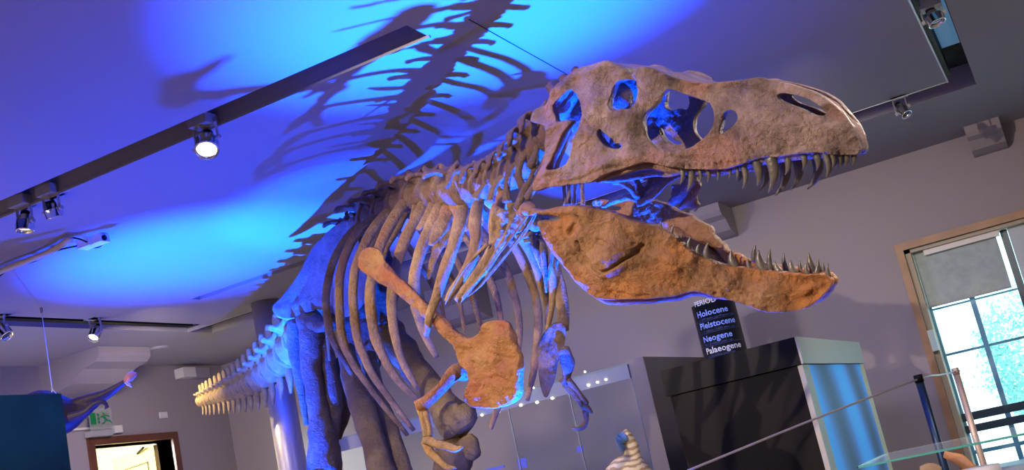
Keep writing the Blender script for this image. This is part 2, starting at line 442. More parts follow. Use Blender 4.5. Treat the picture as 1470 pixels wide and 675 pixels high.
struct(MB().box((-0.238, 4.6, CEIL - 0.006), (-0.228, 7.79, CEIL + 0.03)).build('trim_4', M_STEEL))
struct(MB().box((-6.9, 7.775, CEIL - 0.003), (-0.23, 7.785, CEIL + 0.03)).build('trim_5', M_STEEL))

# corbels under the ceiling
def corbel(org, out_dir, w_dir, width, depth, height, label):
    o0 = Vector(org); od = Vector(out_dir); wd = Vector(w_dir)
    prof = [(0, 0), (depth, 0), (depth, -height * 0.28), (depth * 0.93, -height * 0.42), (depth * 0.72, -height * 0.52), (depth * 0.62, -height * 0.68), (depth * 0.5, -height * 0.85), (depth * 0.2, -height * 0.97), (0, -height)]
    pts = [o0 + od * a + ZZ * b - wd * (width / 2) for a, b in prof]
    return tag(MB().prism(pts, wd * width).build('ceiling_corbel', M_WALL), label, 'corbel', 'corbels under the ceiling')
corbel((-0.14, BACK, CEIL), (0, -1, 0), (1, 0, 0), 0.26, 0.34, 0.2, 'grey plaster corbel on the back wall above the window corner')
corbel((-2.42, BACK, CEIL), (0, -1, 0), (1, 0, 0), 0.26, 0.42, 0.26, 'grey plaster corbel on the back wall behind the open jaws')
corbel((-5.02, BACK, CEIL), (0, -1, 0), (1, 0, 0), 0.42, 0.5, 0.34, 'grey plaster corbel on the back wall seen between the far ribs')
corbel((LEFT, 7.55, CEIL), (1, 0, 0), (0, 1, 0), 0.62, 0.75, 0.30, 'pale plaster corbel on the left wall above the exit sign')

# window
fr = MB(); z0, z1 = WZ0, WZ1; T = 0.085
fr.box((WX0 - 0.06, BACK - 0.03, z0 - 0.06), (WX0 + 0.0, BACK + 0.02, z1)).box((WX0 - 0.06, BACK - 0.03, z1), (WX1 + 0.06, BACK + 0.02, z1 + 0.06)).box((WX1, BACK - 0.03, z0 - 0.06), (WX1 + 0.06, BACK + 0.02, z1 + 0.06)).box((WX0, BACK - 0.06, z0 - 0.06), (WX1, BACK + 0.3, z0))
win = struct(fr.build('window_1', M_WOOD))
rv = MB().box((WX0, BACK + 0.02, z0), (WX0 + 0.045, BACK + 0.3, z1)).box((WX0, BACK + 0.02, z1 - 0.03), (WX1, BACK + 0.3, z1))
o = rv.build('window_reveal', simple('cream_reveal', (0.42, 0.36, 0.26), 0.6), win)
M_DFR = simple('dark_window_metal', (0.02, 0.045, 0.06), 0.35)
M_BFR = simple('blue_window_bar', (0.10, 0.30, 0.45), 0.4)
yb = BACK + 0.22
o = MB().box((-0.265, yb - 0.05, z0), (-0.21, yb, z1)).box((WX0 + 0.04, yb - 0.04, EYE - 0.265), (WX1, yb, EYE - 0.20)).box((WX0 + 0.04, yb - 0.04, EYE - 0.36), (WX1, yb, EYE - 0.30)).build('window_frame', M_DFR, win)
o = MB().box((-0.635, yb - 0.03, z0), (-0.595, yb + 0.01, z1)).box((WX0 + 0.04, yb - 0.02, EYE + 0.275), (WX1, yb + 0.01, EYE + 0.295)).box((WX0 + 0.04, yb - 0.02, EYE + 0.66), (WX1, yb + 0.01, EYE + 0.675)).box((WX0 + 0.04, yb - 0.02, EYE - 0.53), (WX1, yb + 0.01, EYE - 0.50)).box((WX0 + 0.04, yb - 0.03, z0), (WX0 + 0.065, yb + 0.01, z1)).build('window_mullion', M_BFR, win)
mg, ntg, bgk = nodes_of('window_glass'); ntg.nodes.remove(bgk)
gt = ntg.nodes.new('ShaderNodeBsdfTransparent'); gt.inputs[0].default_value = (0.80, 0.96, 1.0, 1)
gg = ntg.nodes.new('ShaderNodeBsdfGlossy'); gg.inputs['Roughness'].default_value = 0.02
gm = ntg.nodes.new('ShaderNodeMixShader'); gm.inputs[0].default_value = 0.06
ntg.links.new(gt.outputs[0], gm.inputs[1]); ntg.links.new(gg.outputs[0], gm.inputs[2]); ntg.links.new(gm.outputs[0], ntg.nodes['Material Output'].inputs[0])
MB().box((WX0 + 0.04, yb + 0.01, z0), (WX1, yb + 0.016, z1)).build('window_pane', mg, win)
M_BLIND = simple('grey_blind', (0.38, 0.46, 0.44), 0.8, 0, 0.2, 0.1, 120, 0.1)
bl = MB().box((WX0 + 0.05, yb - 0.10, EYE + 0.685), (-0.30, yb - 0.095, z1 - 0.03)).build('roller_blind', M_BLIND)
tag(bl, 'grey green roller blind half drawn over the left window pane', 'blind')
tube = MB().tube([(WX0 + 0.05, yb - 0.0975, EYE + 0.69), (-0.30, yb - 0.0975, EYE + 0.69)], 0.008, 8, sub=2).build('bottom_bar', M_GREYP); tube.parent = bl
bx = MB().box((-0.86, yb - 0.16, z1 - 0.075), (-0.27, yb - 0.09, z1 - 0.03)).build('blind_cassette', M_WHITEP); bx.parent = bl
bl2 = MB().box((-0.205, yb - 0.10, EYE + 0.45), (WX1, yb - 0.095, z1 - 0.03)).build('roller_blind', simple('pale_blind', (0.5, 0.58, 0.62), 0.7)); tag(bl2, 'pale roller blind over the pane at the right frame edge', 'blind')
tag(MB().box((WX0 + 0.0, BACK - 0.05, EYE + 0.33), (WX0 + 0.05, BACK - 0.01, EYE + 0.50)).build('window_control_box', simple('mint_plastic', (0.5, 0.65, 0.6), 0.5)), 'small pale box on the left jamb of the window', 'box')

# outdoors: ground and leafy trees seen through the window
M_LEAF = simple('leaves', (0.45, 0.76, 0.72), 0.6, 0, 0.3)
M_BARK = simple('bark', (0.10, 0.07, 0.05), 0.9)
gnd = struct(MB().box((-12, BACK + 0.6, -1.2), (14, 40, -1.1)).build('trim_6', simple('pavement', (0.5, 0.52, 0.5), 0.9)))
light('sun', 'SUN', (3, 12, 10), 13.0, (1, 0.97, 0.9), (0.5, 16, 0))
def tree(x, y, h, r, n, label, seed):
    random.seed(seed)
    t = thing('leafy_tree', (x, y, -1.1), label, 'tree', 'trees outside the window')
    MB().tube([(x, y, -1.1), (x + .1, y, -1.1 + h * .5), (x, y, -1.1 + h * .9)], [.16, .11, .03], 8).build('trunk', M_BARK, t, True)
    mb = MB()
    for i in range(n):
        while True:
            p = Vector((random.uniform(-1, 1), random.uniform(-1, 1), random.uniform(-1, 1)))
            if 0.3 < p.length < 1: break
        p *= r * (0.75 + 0.35 * noise.noise(p * 2 + Vector((seed, 0, 0)))); c = Vector((x, y, -1.1 + h * .68)) + p
        a = Vector((random.gauss(0, 1), random.gauss(0, 1), random.gauss(0, 1))).normalized(); b = a.orthogonal().normalized(); s = random.uniform(.022, .05)
        mb.add([c - a * s, c + b * s * .5, c + a * s, c - b * s * .5], [(0, 1, 2, 3)])
    mb.build('foliage', M_LEAF, t)
tree(-0.35, 15.5, 3.3, 1.25, 9000, 'leafy green tree close outside the window at the left', 3)
tree(1.2, 17.5, 4.4, 1.6, 9000, 'larger leafy tree outside the window further right', 5)

# door in the left wall
dfm = MB()
for a, b in (((LEFT - 0.22, DY0 - 0.07, 0), (LEFT + 0.03, DY0, DZ + 0.07)), ((LEFT - 0.22, DY1, 0), (LEFT + 0.03, DY1 + 0.08, DZ + 0.07)), ((LEFT - 0.22, DY0, DZ), (LEFT + 0.03, DY1, DZ + 0.07))): dfm.box(a, b)
door = struct(dfm.build('door_1', M_DWOOD))
M_YDOOR = simple('yellow_door', (0.55, 0.43, 0.14), 0.5, 0, 0.4)
ang = math.radians(152); rm = Matrix.Rotation(ang, 3, 'Z')
leaf = MB().box((-0.02, 0.0, 0.02), (0.02, 0.80, DZ - 0.02), rm.transposed() @ Matrix.Identity(3), (LEFT - 0.22, DY1 - 0.02, 0))
lf = MB()
rr = Matrix.Rotation(math.radians(-128), 3, 'Z')
hinge = (LEFT - 0.16, DY1 - 0.03, 0)
# leaf swings into the next room: direction from hinge
ld = Vector((-0.96, 0.28, 0)).normalized(); ln = Vector((-ld.y, ld.x, 0)); hp = Vector(hinge)
lf.prism([hp, hp + ld * 0.86, hp + ld * 0.86 + ln * 0.045, hp + ln * 0.045], (0, 0, DZ - 0.02))
dl = lf.build('door_leaf', M_YDOOR, None); dl.parent = door
pm = MB(); q0 = hp
for zt in (DZ - 0.16,):
    for (za, zb, pa, pb) in ((zt - 0.012, zt, 0.14, 0.72), (0.3, zt, 0.14, 0.155), (0.3, zt, 0.705, 0.72)):
        a = hp + ld * pa + ln * 0.044; b = hp + ld * pb + ln * 0.044
        pm.prism([a + ZZ * za, b + ZZ * za, b + ln * 0.008 + ZZ * za, a + ln * 0.008 + ZZ * za], (0, 0, zb - za))
pp = pm.build('door_panel_moulding', simple('dark_moulding', (0.10, 0.07, 0.02), 0.5)); pp.parent = dl
clo = MB().tube([hp + ld * 0.30 + ZZ * (DZ - 0.05) + ln * .06, hp + ld * 0.1 + ZZ * (DZ - 0.02) + ln * .10], 0.012, 8).build('door_closer', M_BLACK); clo.parent = dl
# the bright room beyond the doorway
M_ROOM = simple('cream_room_wall', (0.75, 0.68, 0.5), 0.8)
struct(MB().box((LEFT - 3.0, DY0 - 2.5, -0.1), (LEFT - 0.2, DY1 + 1.5, 0)).box((LEFT - 3.1, DY0 - 2.5, 0), (LEFT - 3.0, DY1 + 1.5, CEIL)).box((LEFT - 3.0, DY1 + 1.4, 0), (LEFT - 0.2, DY1 + 1.5, CEIL)).box((LEFT - 3.0, DY0 - 2.6, 0), (LEFT - 0.2, DY0 - 2.5, CEIL)).box((LEFT - 3.1, DY0 - 2.5, CEIL), (LEFT - 0.2, DY1 + 1.5, CEIL + .1)).build('wall_corridor', M_ROOM))
light('corridor_lamp', 'POINT', (LEFT - 0.9, DY0 - 0.5, 2.2), 420, (0.85, 0.97, 1.0), None, 0.15)

# steel column
ct = on_z(390, 434, CEIL)
cx, cyy = -5.88, 7.62
colm = thing('steel_column', (cx, cyy, 0), 'round brushed steel column rising to the ceiling behind the tail', 'column')
MB().tube([(cx, cyy, 0), (cx, cyy, CEIL)], 0.118, 40, sub=2).build('shaft', M_STEEL, colm, True)
MB().tube([(cx, cyy, 0), (cx, cyy, 0.05)], 0.14, 40, sub=2).build('collar', M_STEEL, colm, True)

# ------------------------------------------------------------------ track lights
M_BULB = simple('lamp_glow', (1, 0.9, 0.7), 0.4, emit=(1.0, 0.86, 0.58), estr=9)
M_BULB2 = simple('lamp_glow_soft', (1, 0.8, 0.5), 0.4, emit=(1.0, 0.62, 0.25), estr=2.2)
M_OFF = simple('lamp_off_glass', (0.05, 0.05, 0.06), 0.2)
def track_light(px, py, D, aim, r, h, label, glow, energy=0, cone=70, plane_z=None, flip=1, col=(1, 0.88, 0.7)):
    c = on_z(px, py, CEIL - D); aim = Vector(aim).normalized()
    t = thing('track_spotlight', (c.x, c.y, CEIL), label, 'spotlight', 'spotlights on the ceiling tracks')
    sd = Vector((1, 0, 0)) if abs(aim.x) < .8 else Vector((0, 1, 0))
    sd = (sd - aim * sd.dot(aim)).normalized(); up2 = aim.cross(sd)
    # housing: hollow can
    prof = [(-h * .55, r * .35), (-h * .5, r * .62), (-h * .18, r * .66), (-h * .16, r * .97), (-h * .1, r), (h * .48, r), (h * .5, r * 1.03), (h * .55, r * 1.0), (h * .55, r * .86), (h * .3, r * .78)]
    mb = MB(); seg = 28; v = []; f = []
    for a, rad in prof:
        for k in range(seg):
            th = 2 * math.pi * k / seg; v.append(c + aim * a + (sd * math.cos(th) + up2 * math.sin(th)) * rad)
    for i in range(len(prof) - 1):
        for k in range(seg): f.append((i * seg + k, i * seg + (k + 1) % seg, (i + 1) * seg + (k + 1) % seg, (i + 1) * seg + k))
    f.append(tuple(range(seg)))
    MB().add(v, f).build('housing', M_CHROME, t, True)
    gl = MB(); v = [c + aim * h * .34 + (sd * math.cos(2 * math.pi * k / seg) + up2 * math.sin(2 * math.pi * k / seg)) * r * .80 for k in range(seg)]
    v.append(c + aim * h * .46)
    gl.add(v, [(k, (k + 1) % seg, seg) for k in range(seg)]); gl.build('lens', glow, t, True)
    MB().tube([c - aim * h * .5, c - aim * h * .75], [r * .55, r * .5], 16, sub=2).build('heat_sink', M_BLACK, t, True)
    br = MB()
    for s in (-1, 1):
        a = c + sd * r * 1.12 * s; top = Vector((a.x, a.y, CEIL + 0.01))
        br = MB(); br.tube([a + aim * .01, a - aim * h * .2, (a - aim * h * .4 + top) / 2, top], 0.010, 6, flat=0.4, side=up2, sub=2)
        br.tube([a - sd * s * .004, a + sd * .014 * s], .012, 8, sub=2)
        br.build('bracket_arm', M_GREYP, t)
    MB().box((c.x - .055, c.y - .05, CEIL + 0.0), (c.x + .055, c.y + .05, CEIL + 0.05)).build('track_adapter', M_GREYP, t)
    if energy:
        light('spot', 'SPOT', c + aim * h * .62, energy, col, c + aim * 3, 0.03, cone, 0.7)
    return t
track_light(297, 206, .085, (0.25, -0.50, -0.85), 0.057, 0.10, 'brightly lit chrome spotlight in the diagonal ceiling slot', M_BULB, 25, 90)
track_light(36, 320, .09, (-0.06, -0.12, -1), 0.046, 0.085, 'chrome spotlight with dim yellow glow at far left', M_BULB2, 10, 80)
track_light(76, 302, .08, (-0.05, 0.35, -0.95), 0.046, 0.07, 'unlit chrome spotlight tilted away beside the dim yellow one', M_OFF)
track_light(137, 478, .11, (0.12, -0.62, -0.75), 0.045, 0.11, 'small chrome spotlight on the left back track above the corbel', M_BULB, 12, 80)
track_light(4, 475, .11, (0.55, 0.1, -0.8), 0.05, 0.11, 'chrome and black spotlight cut by the left frame edge', M_OFF)
track_light(1296, 158, .09, (0.35, -0.3, -0.85), 0.038, 0.09, 'small unlit chrome spotlight right of the skull snout', M_OFF)
track_light(1341, 25, .05, (0.2, -0.1, -1), 0.048, 0.07, 'chrome spotlight in the recess at top right', M_OFF)

# cable conduit on the ceiling
cz = CEIL - 0.03
def cl(px, py, dz=0.0): q = on_z(px, py, cz + dz); return q
cb = thing('ceiling_cable_run', tuple(on_z(100, 350, CEIL)), 'pale conduit with black cables and two boxes on the left ceiling', 'cable')
MB().tube([cl(-15, 396, -.012), cl(30, 378, -.012), cl(70, 362, -.012), cl(101, 343, -.012)], 0.019, 8, side=(0, 0, 1)).build('conduit', simple('cream_conduit', (0.6, 0.5, 0.3), 0.5), cb, True)
mbk = MB().tube([cl(-5, 400), cl(8, 390), cl(20, 383), cl(50, 375), cl(60, 370), cl(85, 359), cl(112, 353), cl(122, 352)], 0.005, 6).tube([cl(100, 341), cl(113, 343), cl(128, 349)], 0.005, 6).tube([cl(122, 354), cl(138, 352), cl(148, 344)], 0.004, 6).tube([cl(122, 355), cl(142, 355), cl(152, 344)], 0.004, 6)
mbk.build('black_cable', M_BLACK, cb, True)
for i, (px, py, s) in enumerate(((125, 344, .05), (142, 338, .045))):
    q = on_z(px, py, CEIL); MB().box((q.x - s, q.y - s * .8, CEIL - 0.05), (q.x + s, q.y + s * .8, CEIL - .001)).build('junction_box', M_WHITEP, cb)
for px, py in ((52, 370), (78, 360), (122, 354), (148, 342)):
    MB().tube([cl(px - 3, py + 1), cl(px + 3, py - 1)], 0.018, 8, sub=2).build('cable_clip', M_BLACK if px > 100 else M_WHITEP, cb, True)

# ceiling disc, wall boxes, wall plate, exit sign
q = on_z(227, 500, CEIL)
tag(MB().tube([(q.x, q.y, CEIL), (q.x, q.y, CEIL - 0.02)], [0.11, 0.10], 28, sub=2).build('ceiling_disc', M_CEIL), 'flat round disc on the ceiling above the wall boxes', 'vent')
a = on_x(252, 545, LEFT); b = on_x(268, 531, LEFT); c2 = on_x(290, 530, LEFT)
eb = thing('emergency_light_unit', (LEFT, a.y, a.z), 'white and grey box pair high on the left wall near the tail tip', 'light unit')
MB().box((LEFT, a.y, a.z), (LEFT + .12, b.y, b.z)).build('white_box', M_WHITEP, eb)
MB().box((LEFT, b.y + .005, a.z), (LEFT + .10, c2.y, b.z)).build('grey_box', M_STEEL, eb)
a = on_x(229, 601, LEFT); b = on_x(238, 592, LEFT)
tag(MB().box((LEFT, a.y, a.z), (LEFT + .02, b.y, b.z)).build('wall_plate', M_WHITEP), 'small blank white plate on the left wall above the door', 'plate')
xs_ = LEFT + 0.10
es = thing('exit_sign', tuple(on_x(143, 605, xs_)), 'glass exit sign with green running figure above the door', 'exit sign')
def sx(u, v):  # sign coordinates 0..1 across / up
    a = on_x(131, 627, xs_); b = on_x(158, 586, xs_)
    return Vector((xs_, a.y + (b.y - a.y) * u, a.z + (b.z - a.z) * v))
g, ng, bb = nodes_of('sign_glass'); bb.inputs['Base Color'].default_value = (0.45, 0.5, 0.47, 1); bb.inputs['Alpha'].default_value = 0.35; bb.inputs['Roughness'].default_value = 0.1
MB().prism([sx(0, .2), sx(1, .2), sx(1, 1), sx(0, 1)], (0.008, 0, 0)).build('sign_panel', g, es)
MB().prism([sx(0, 0), sx(1, 0), sx(1, .2), sx(0, .2)], (-0.08, 0, 0)).build('sign_base', M_GREYP, es)
M_GRN = simple('exit_green', (0.0, 0.20, 0.05), 0.5, emit=(0.0, 0.2, 0.05), estr=0.02)
mbs = MB(); e = Vector((0.012, 0, 0))
def sq(u0, v0, u1, v1): mbs.prism([sx(u0, v0) + e, sx(u1, v0) + e, sx(u1, v1) + e, sx(u0, v1) + e], (0.002, 0, 0))
sq(.02, .42, .26, .84)
for k in range(3): sq(.33, .45 + k * .13, .42, .54 + k * .13)
def limb(u0, v0, u1, v1, r=.007): mbs.tube([sx(u0, v0) + e, sx(u1, v1) + e], r, 6, sub=1, flat=.3, side=(0, 1, 0))
limb(.62, .80, .63, .81, .016); limb(.60, .74, .68, .58, .013); limb(.68, .58, .88, .52); limb(.88, .52, .95, .42); limb(.68, .58, .60, .44); limb(.60, .44, .48, .44); limb(.60, .72, .48, .66); limb(.62, .72, .80, .72); limb(.80, .72, .86, .66)
mbs.build('running_figure', M_GRN, es)
cu = thing('wall_conduit', tuple(on_x(130, 617, LEFT)), 'white conduit with a square socket below the exit sign', 'conduit')
MB().tube([on_x(90, 618, LEFT + .02), on_x(160, 613, LEFT + .02)], .012, 8, sub=2).build('pipe', M_WHITEP, cu, True)
a = on_x(160, 623, LEFT); b = on_x(170, 612, LEFT)
sb = MB().box((LEFT, a.y, a.z), (LEFT + .05, b.y, b.z)).build('socket', M_WHITEP, cu)

# teal board at lower left
a = P(88, 565, 5.5)
tb = MB().box((a.x - .12, a.y - 2.2, 0), (a.x, a.y, a.z)).build('teal_display_board', M_TEAL)
tag(tb, 'dark teal board standing at the lower left in front of the door', 'board')

# hanging purple animal model
M_PUR = simple('purple_skin', (0.035, 0.018, 0.03), 0.55, 0, 0.4, 0.3, 40, 0.5)
M_PINK = simple('pink_skin', (0.55, 0.22, 0.2), 0.5)
D = 6.4
an = thing('hanging_animal_model', tuple(P(100, 590, D)), 'dark purple long limbed animal model hanging on wires behind the teal board', 'model animal')
mb = MB()
mb.tube([P(20, 600, D), P(55, 596, D), P(90, 596, D), P(118, 588, D), P(140, 576, D)], [.09, .14, .115, .055, .025], 14)
mb.tube([P(92, 590, D), P(125, 575, D), P(150, 566, D), P(172, 553, D), P(183, 546, D)], [.05, .035, .024, .018, .013], 10)
mb.tube([P(100, 590, D), P(128, 582, D), P(155, 568, D), P(176, 553, D)], [.04, .03, .018, .01], 10)
mb.tube([P(100, 600, D - .1), P(122, 592, D - .1), P(136, 580, D - .1), P(148, 577, D - .1), P(153, 582, D - .1)], [.03, .022, .016, .014, .010], 8)
mb.tube([P(58, 582, D), P(66, 577, D), P(74, 579, D)], [.03, .04, .02], 10)
v, f = remesh(mb.v, mb.f, 0.0055, 2)
fin('body', v, f, M_PUR, an)
mb = MB().tube([P(179, 548, D), P(187, 541, D), P(196, 537, D)], [.018, .036, .012], 12, flat=.6)
mb.build('pink_foot', M_PINK, an, True)
for k, (dx, dy) in enumerate(((6, 2), (8, 6), (4, 8), (9, 10))):
    MB().tube([P(178, 548, D), P(180 + dx * .5, 547 + dy * .5, D - .02), P(180 + dx, 546 + dy, D - .02)], [.006, .006, .003], 6).build('toe', simple('pale_toe', (.5, .4, .55), .5), an, True)
for k, (dx, dy) in enumerate(((3, 3), (1, 5), (-2, 6))):
    MB().tube([P(153, 582, D - .1), P(153 + dx, 582 + dy, D - .1)], [.008, .003], 6).build('finger', M_PUR, an, True)
kn = P(75, 559, D); tp = on_z(59, 442, CEIL)
MB().tube([tp, kn], .0028, 5, sub=2).tube([kn, P(70, 580, D)], .0025, 5, sub=2).tube([kn, P(73, 580, D)], .0025, 5, sub=2).tube([kn, P(98, 584, D)], .0025, 5, sub=2).build('suspension_wire', M_WHITEP, an)
hk = MB().tube([tp + ZZ * .0, tp - ZZ * .04], .008, 6, sub=2).build('ceiling_hook', M_BLACK, an)

# ------------------------------------------------------------------ exhibits at the back
# black display case with silver end
A = P(1140, 484, 6.5); ztop = A.z; zl = on_y(1149, 523, A.y).z
xL = on_z(940, 533, ztop).x; yB = on_z(1231, 492, ztop).y
cs = thing('black_display_case', (A.x, A.y, 0), 'tall black display case with silver lid end and glowing blue picture', 'display case')
M_CASE = simple('case_black', (0.008, 0.007, 0.007), 0.55, 0, 0.1, 0.02, 10, 0.3)
M_SILV = simple('case_silver', (0.36, 0.36, 0.33), 0.5, 0.1)
MB().box((xL + .02, A.y + .02, 0), (A.x - .03, yB - .02, zl - .005)).build('cabinet', M_CASE, cs)
MB().box((xL, A.y, zl), (A.x, yB, ztop)).build('lid', M_BLACK, cs)
MB().box((A.x, A.y, zl), (A.x + .012, yB, ztop)).build('lid_end_panel', M_SILV, cs)
MB().box((A.x - .03, A.y + .02, 0), (A.x, A.y + .07 + .12, zl - .004)).build('corner_post', M_SILV, cs)
MB().box((A.x - .03, yB - .17, 0), (A.x + .0, yB - .02, zl - .004)).build('corner_post', simple('pale_post', (0.55, 0.55, 0.35), .5), cs)
mp, npn, bp_ = nodes_of('blue_picture'); L = npn.links.new
tc = npn.nodes.new('ShaderNodeTexCoord'); wv = npn.nodes.new('ShaderNodeTexWave'); wv.wave_type = 'RINGS'; wv.inputs['Scale'].default_value = .35; wv.inputs['Distortion'].default_value = 4.0; wv.inputs['Detail'].default_value = 1.0; wv.inputs['Detail Scale'].default_value = .8
rp = npn.nodes.new('ShaderNodeValToRGB'); el = rp.color_ramp.elements
el[0].position = 0.0; el[0].color = (0.012, 0.05, 0.14, 1); el[1].position = 1.0; el[1].color = (0.015, 0.30, 0.85, 1)
qq = el.new(0.45); qq.color = (0.03, 0.14, 0.45, 1)
L(tc.outputs['Object'], wv.inputs['Vector']); L(wv.outputs['Fac'], rp.inputs[0]); L(rp.outputs[0], bp_.inputs['Base Color']); L(rp.outputs[0], bp_.inputs['Emission Color']); bp_.inputs['Emission Strength'].default_value = 0.42; bp_.inputs['Roughness'].default_value = .5; bp_.inputs['Specular IOR Level'].default_value = .15
MB().box((A.x - .025, A.y + .19, 0), (A.x - .004, yB - .17, zl - .004)).build('backlit_picture', mp, cs)

# period sign drum behind it
sc_ = P(1024, 440, 9.3); SR = 31 / F_PX * 9.3
dr = thing('period_drum_sign', (sc_.x, sc_.y, 0), 'black round drum sign listing geological periods behind the black case', 'sign')
MB().tube([(sc_.x, sc_.y, 0), (sc_.x, sc_.y, sc_.z + .03)], SR, 48, sub=2).build('drum', simple('drum_black', (0.006, 0.008, 0.016), 0.4), dr, True)
M_TXT = simple('sign_text_blue', (0.20, 0.30, 0.85), 0.6, emit=(0.12, 0.2, 0.7), estr=0.35)
M_TXTW = simple('sign_text_white', (0.7, 0.72, 0.9), 0.6)
M_TXTD = simple('sign_text_dim', (0.06, 0.09, 0.3), 0.6)
def wrap_text(s, px, py, size, mat, start_a):
    fc = bpy.data.curves.new('t', 'FONT'); fc.body = s; fc.size = size; fc.offset = size * 0.018 if mat is not M_TXTD else 0; fc.extrude = 0.0; fc.resolution_u = 2
    o = bpy.data.objects.new('t', fc); COL.objects.link(o)
    dg = bpy.context.evaluated_depsgraph_get(); dg.update(); me = bpy.data.meshes.new_from_object(o.evaluated_get(dg))
    bm = bmesh.new(); bm.from_mesh(me); 
    bmesh.ops.subdivide_edges(bm, edges=[e for e in bm.edges if e.calc_length() > .02], cuts=2)
    zc = EYE + (P(1000, py, 9.3) - CAM).z
    tocam = math.atan2(-sc_.y, -sc_.x)
    for v in bm.verts:
        a = start_a + tocam + (v.co.x) / SR
        zz = v.co.y
        v.co = Vector((sc_.x + math.cos(a) * (SR + .004), sc_.y + math.sin(a) * (SR + .004), zc_of(py) + zz))
    bm.to_mesh(me); bm.free(); bpy.data.objects.remove(o)
    me.materials.append(mat); ob = bpy.data.objects.new('lettering', me); COL.objects.link(ob); ob.parent = dr; ob.location = -Vector(BASES[dr.name]); return ob
def zc_of(py):
    # height on the drum front for a pixel row at px ~ matching text start
    k = {449: (996, 443), 461: (1000, 459), 476: (1005, 475.5), 495: (1009, 494), 513: (1014, 510.5)}
    return on_y(k[py][0], k[py][1], sc_.y - SR * .5).z
def row(s, small, py, mat=M_TXT, size=.07):
    wrap_text(s, 0, py, size, mat, -0.92)
    if small:
        o = wrap_text(small, 0, py, .026, M_TXTD, -0.88); o.location.z -= .032
        z = zc_of(py) - .04
        pts = [(sc_.x + math.cos(t) * (SR + .001), sc_.y + math.sin(t) * (SR + .001), z) for t in np.linspace(math.atan2(-sc_.y, -sc_.x) - 1.3, math.atan2(-sc_.y, -sc_.x) + 1.3, 20)]
        MB().tube(pts, .0018, 4, sub=1).build('divider_line', M_TXTD, dr)
row('PERIOD', '', 449, M_TXTW, .058)
row('Holocene', '10,000 years ago-Present Day', 461)
row('Pleistocene', '1.8 million-10,000 years ago', 476)
row('Neogene', '23-1.8 million years ago', 495)
row('Palaeogene', '65-23 million years ago', 513, M_TXTW)

# long glass wall case
yF = on_y(905, 521, P(905, 521, 8.3).y).y; gA = P(905, 521, 8.3)
gl_, ngl, bgl = nodes_of('case_glass'); ngl.nodes.remove(bgl)
t1 = ngl.nodes.new('ShaderNodeBsdfTransparent'); t1.inputs[0].default_value = (0.90, 0.93, 0.95, 1); t2 = ngl.nodes.new('ShaderNodeBsdfGlossy'); t2.inputs['Roughness'].default_value = .03
t3 = ngl.nodes.new('ShaderNodeMixShader'); fz = ngl.nodes.new('ShaderNodeFresnel'); fz.inputs[0].default_value = 1.45
ngl.links.new(fz.outputs[0], t3.inputs[0]); ngl.links.new(t1.outputs[0], t3.inputs[1]); ngl.links.new(t2.outputs[0], t3.inputs[2]); ngl.links.new(t3.outputs[0], ngl.nodes['Material Output'].inputs[0])
gx0 = -5.6; gz = gA.z; xr0 = on_y(904, 523, gA.y).x; xr1 = on_y(925, 660, gA.y).x
gc = thing('glass_wall_case', (gA.x, gA.y, 0), 'long glass wall case with a row of tiny lights along its top', 'display case')
M_CGREY = simple('case_grey', (0.15, 0.13, 0.13), 0.5)
MB().box((xr0, gA.y - .02, 0), (xr0 + .12, BACK - .02, gz + .02)).build('end_frame', M_CGREY, gc)
MB().box((xr0 - .02, gA.y + .02, 0), (xr0 - .001, gA.y + .10, gz)).build('blue_edge_strip', simple('blue_edge', (.07, .22, .45), .3), gc)
MB().box((gx0, gA.y, gz - .11), (xr0 - .02, gA.y + .015, gz - .005)).build('top_fascia', simple('fascia_grey', (.17, .19, .24), .4), gc)
MB().box((gx0, gA.y - .004, gz - .006), (xr0, gA.y + .3, gz + .004)).build('top_glass', simple('green_glass_edge', (.16, .22, .2), .2), gc)
MB().box((gx0, gA.y + .002, 0), (xr0 - .02, gA.y + .008, gz - .11)).build('glass_front', gl_, gc)
MB().box((gx0, BACK - .06, 0), (xr0, BACK - .03, gz - .05)).build('back_panel', M_WALL, gc)
for x in (-4.55, -3.95, -3.42):
    MB().box((x, gA.y - .003, 0), (x + .006, gA.y + .01, gz - .11)).build('glass_joint', simple('joint', (.25, .3, .3), .3), gc)
M_LED = simple('led_glow', (1, .9, .6), .4, emit=(1, .85, .5), estr=12)
for px, py in ((692, 596), (748, 582), (771, 578), (793, 572), (845, 553), (870, 545), (715, 592), (766, 557), (858, 549), (840, 534)):
    q = on_y(px, py, gA.y - .004); rr_ = .009 if px in (748, 845, 771, 793, 692) else .007
    MB().tube([q, q - Vector((0, .008, 0))], rr_, 10, sub=1).build('small_light', M_LED, gc, True)
M_REFL = simple('blue_reflection', (.1, .12, .6), .4, emit=(.10, .10, .85), estr=.55)  # glowing panels stand in for blue reflections in the glass
for (pa, pb) in (((697, 678), (723, 668)), ((745, 674), (754, 657)), ((829, 650), (836, 640))):
    a = on_y(pa[0], pa[1], gA.y + .3); b = on_y(pb[0], pb[1], gA.y + .3)
    MB().box((a.x, gA.y + .3, a.z), (b.x, gA.y + .31, b.z)).build('blue_reflection_panel', M_REFL, gc)

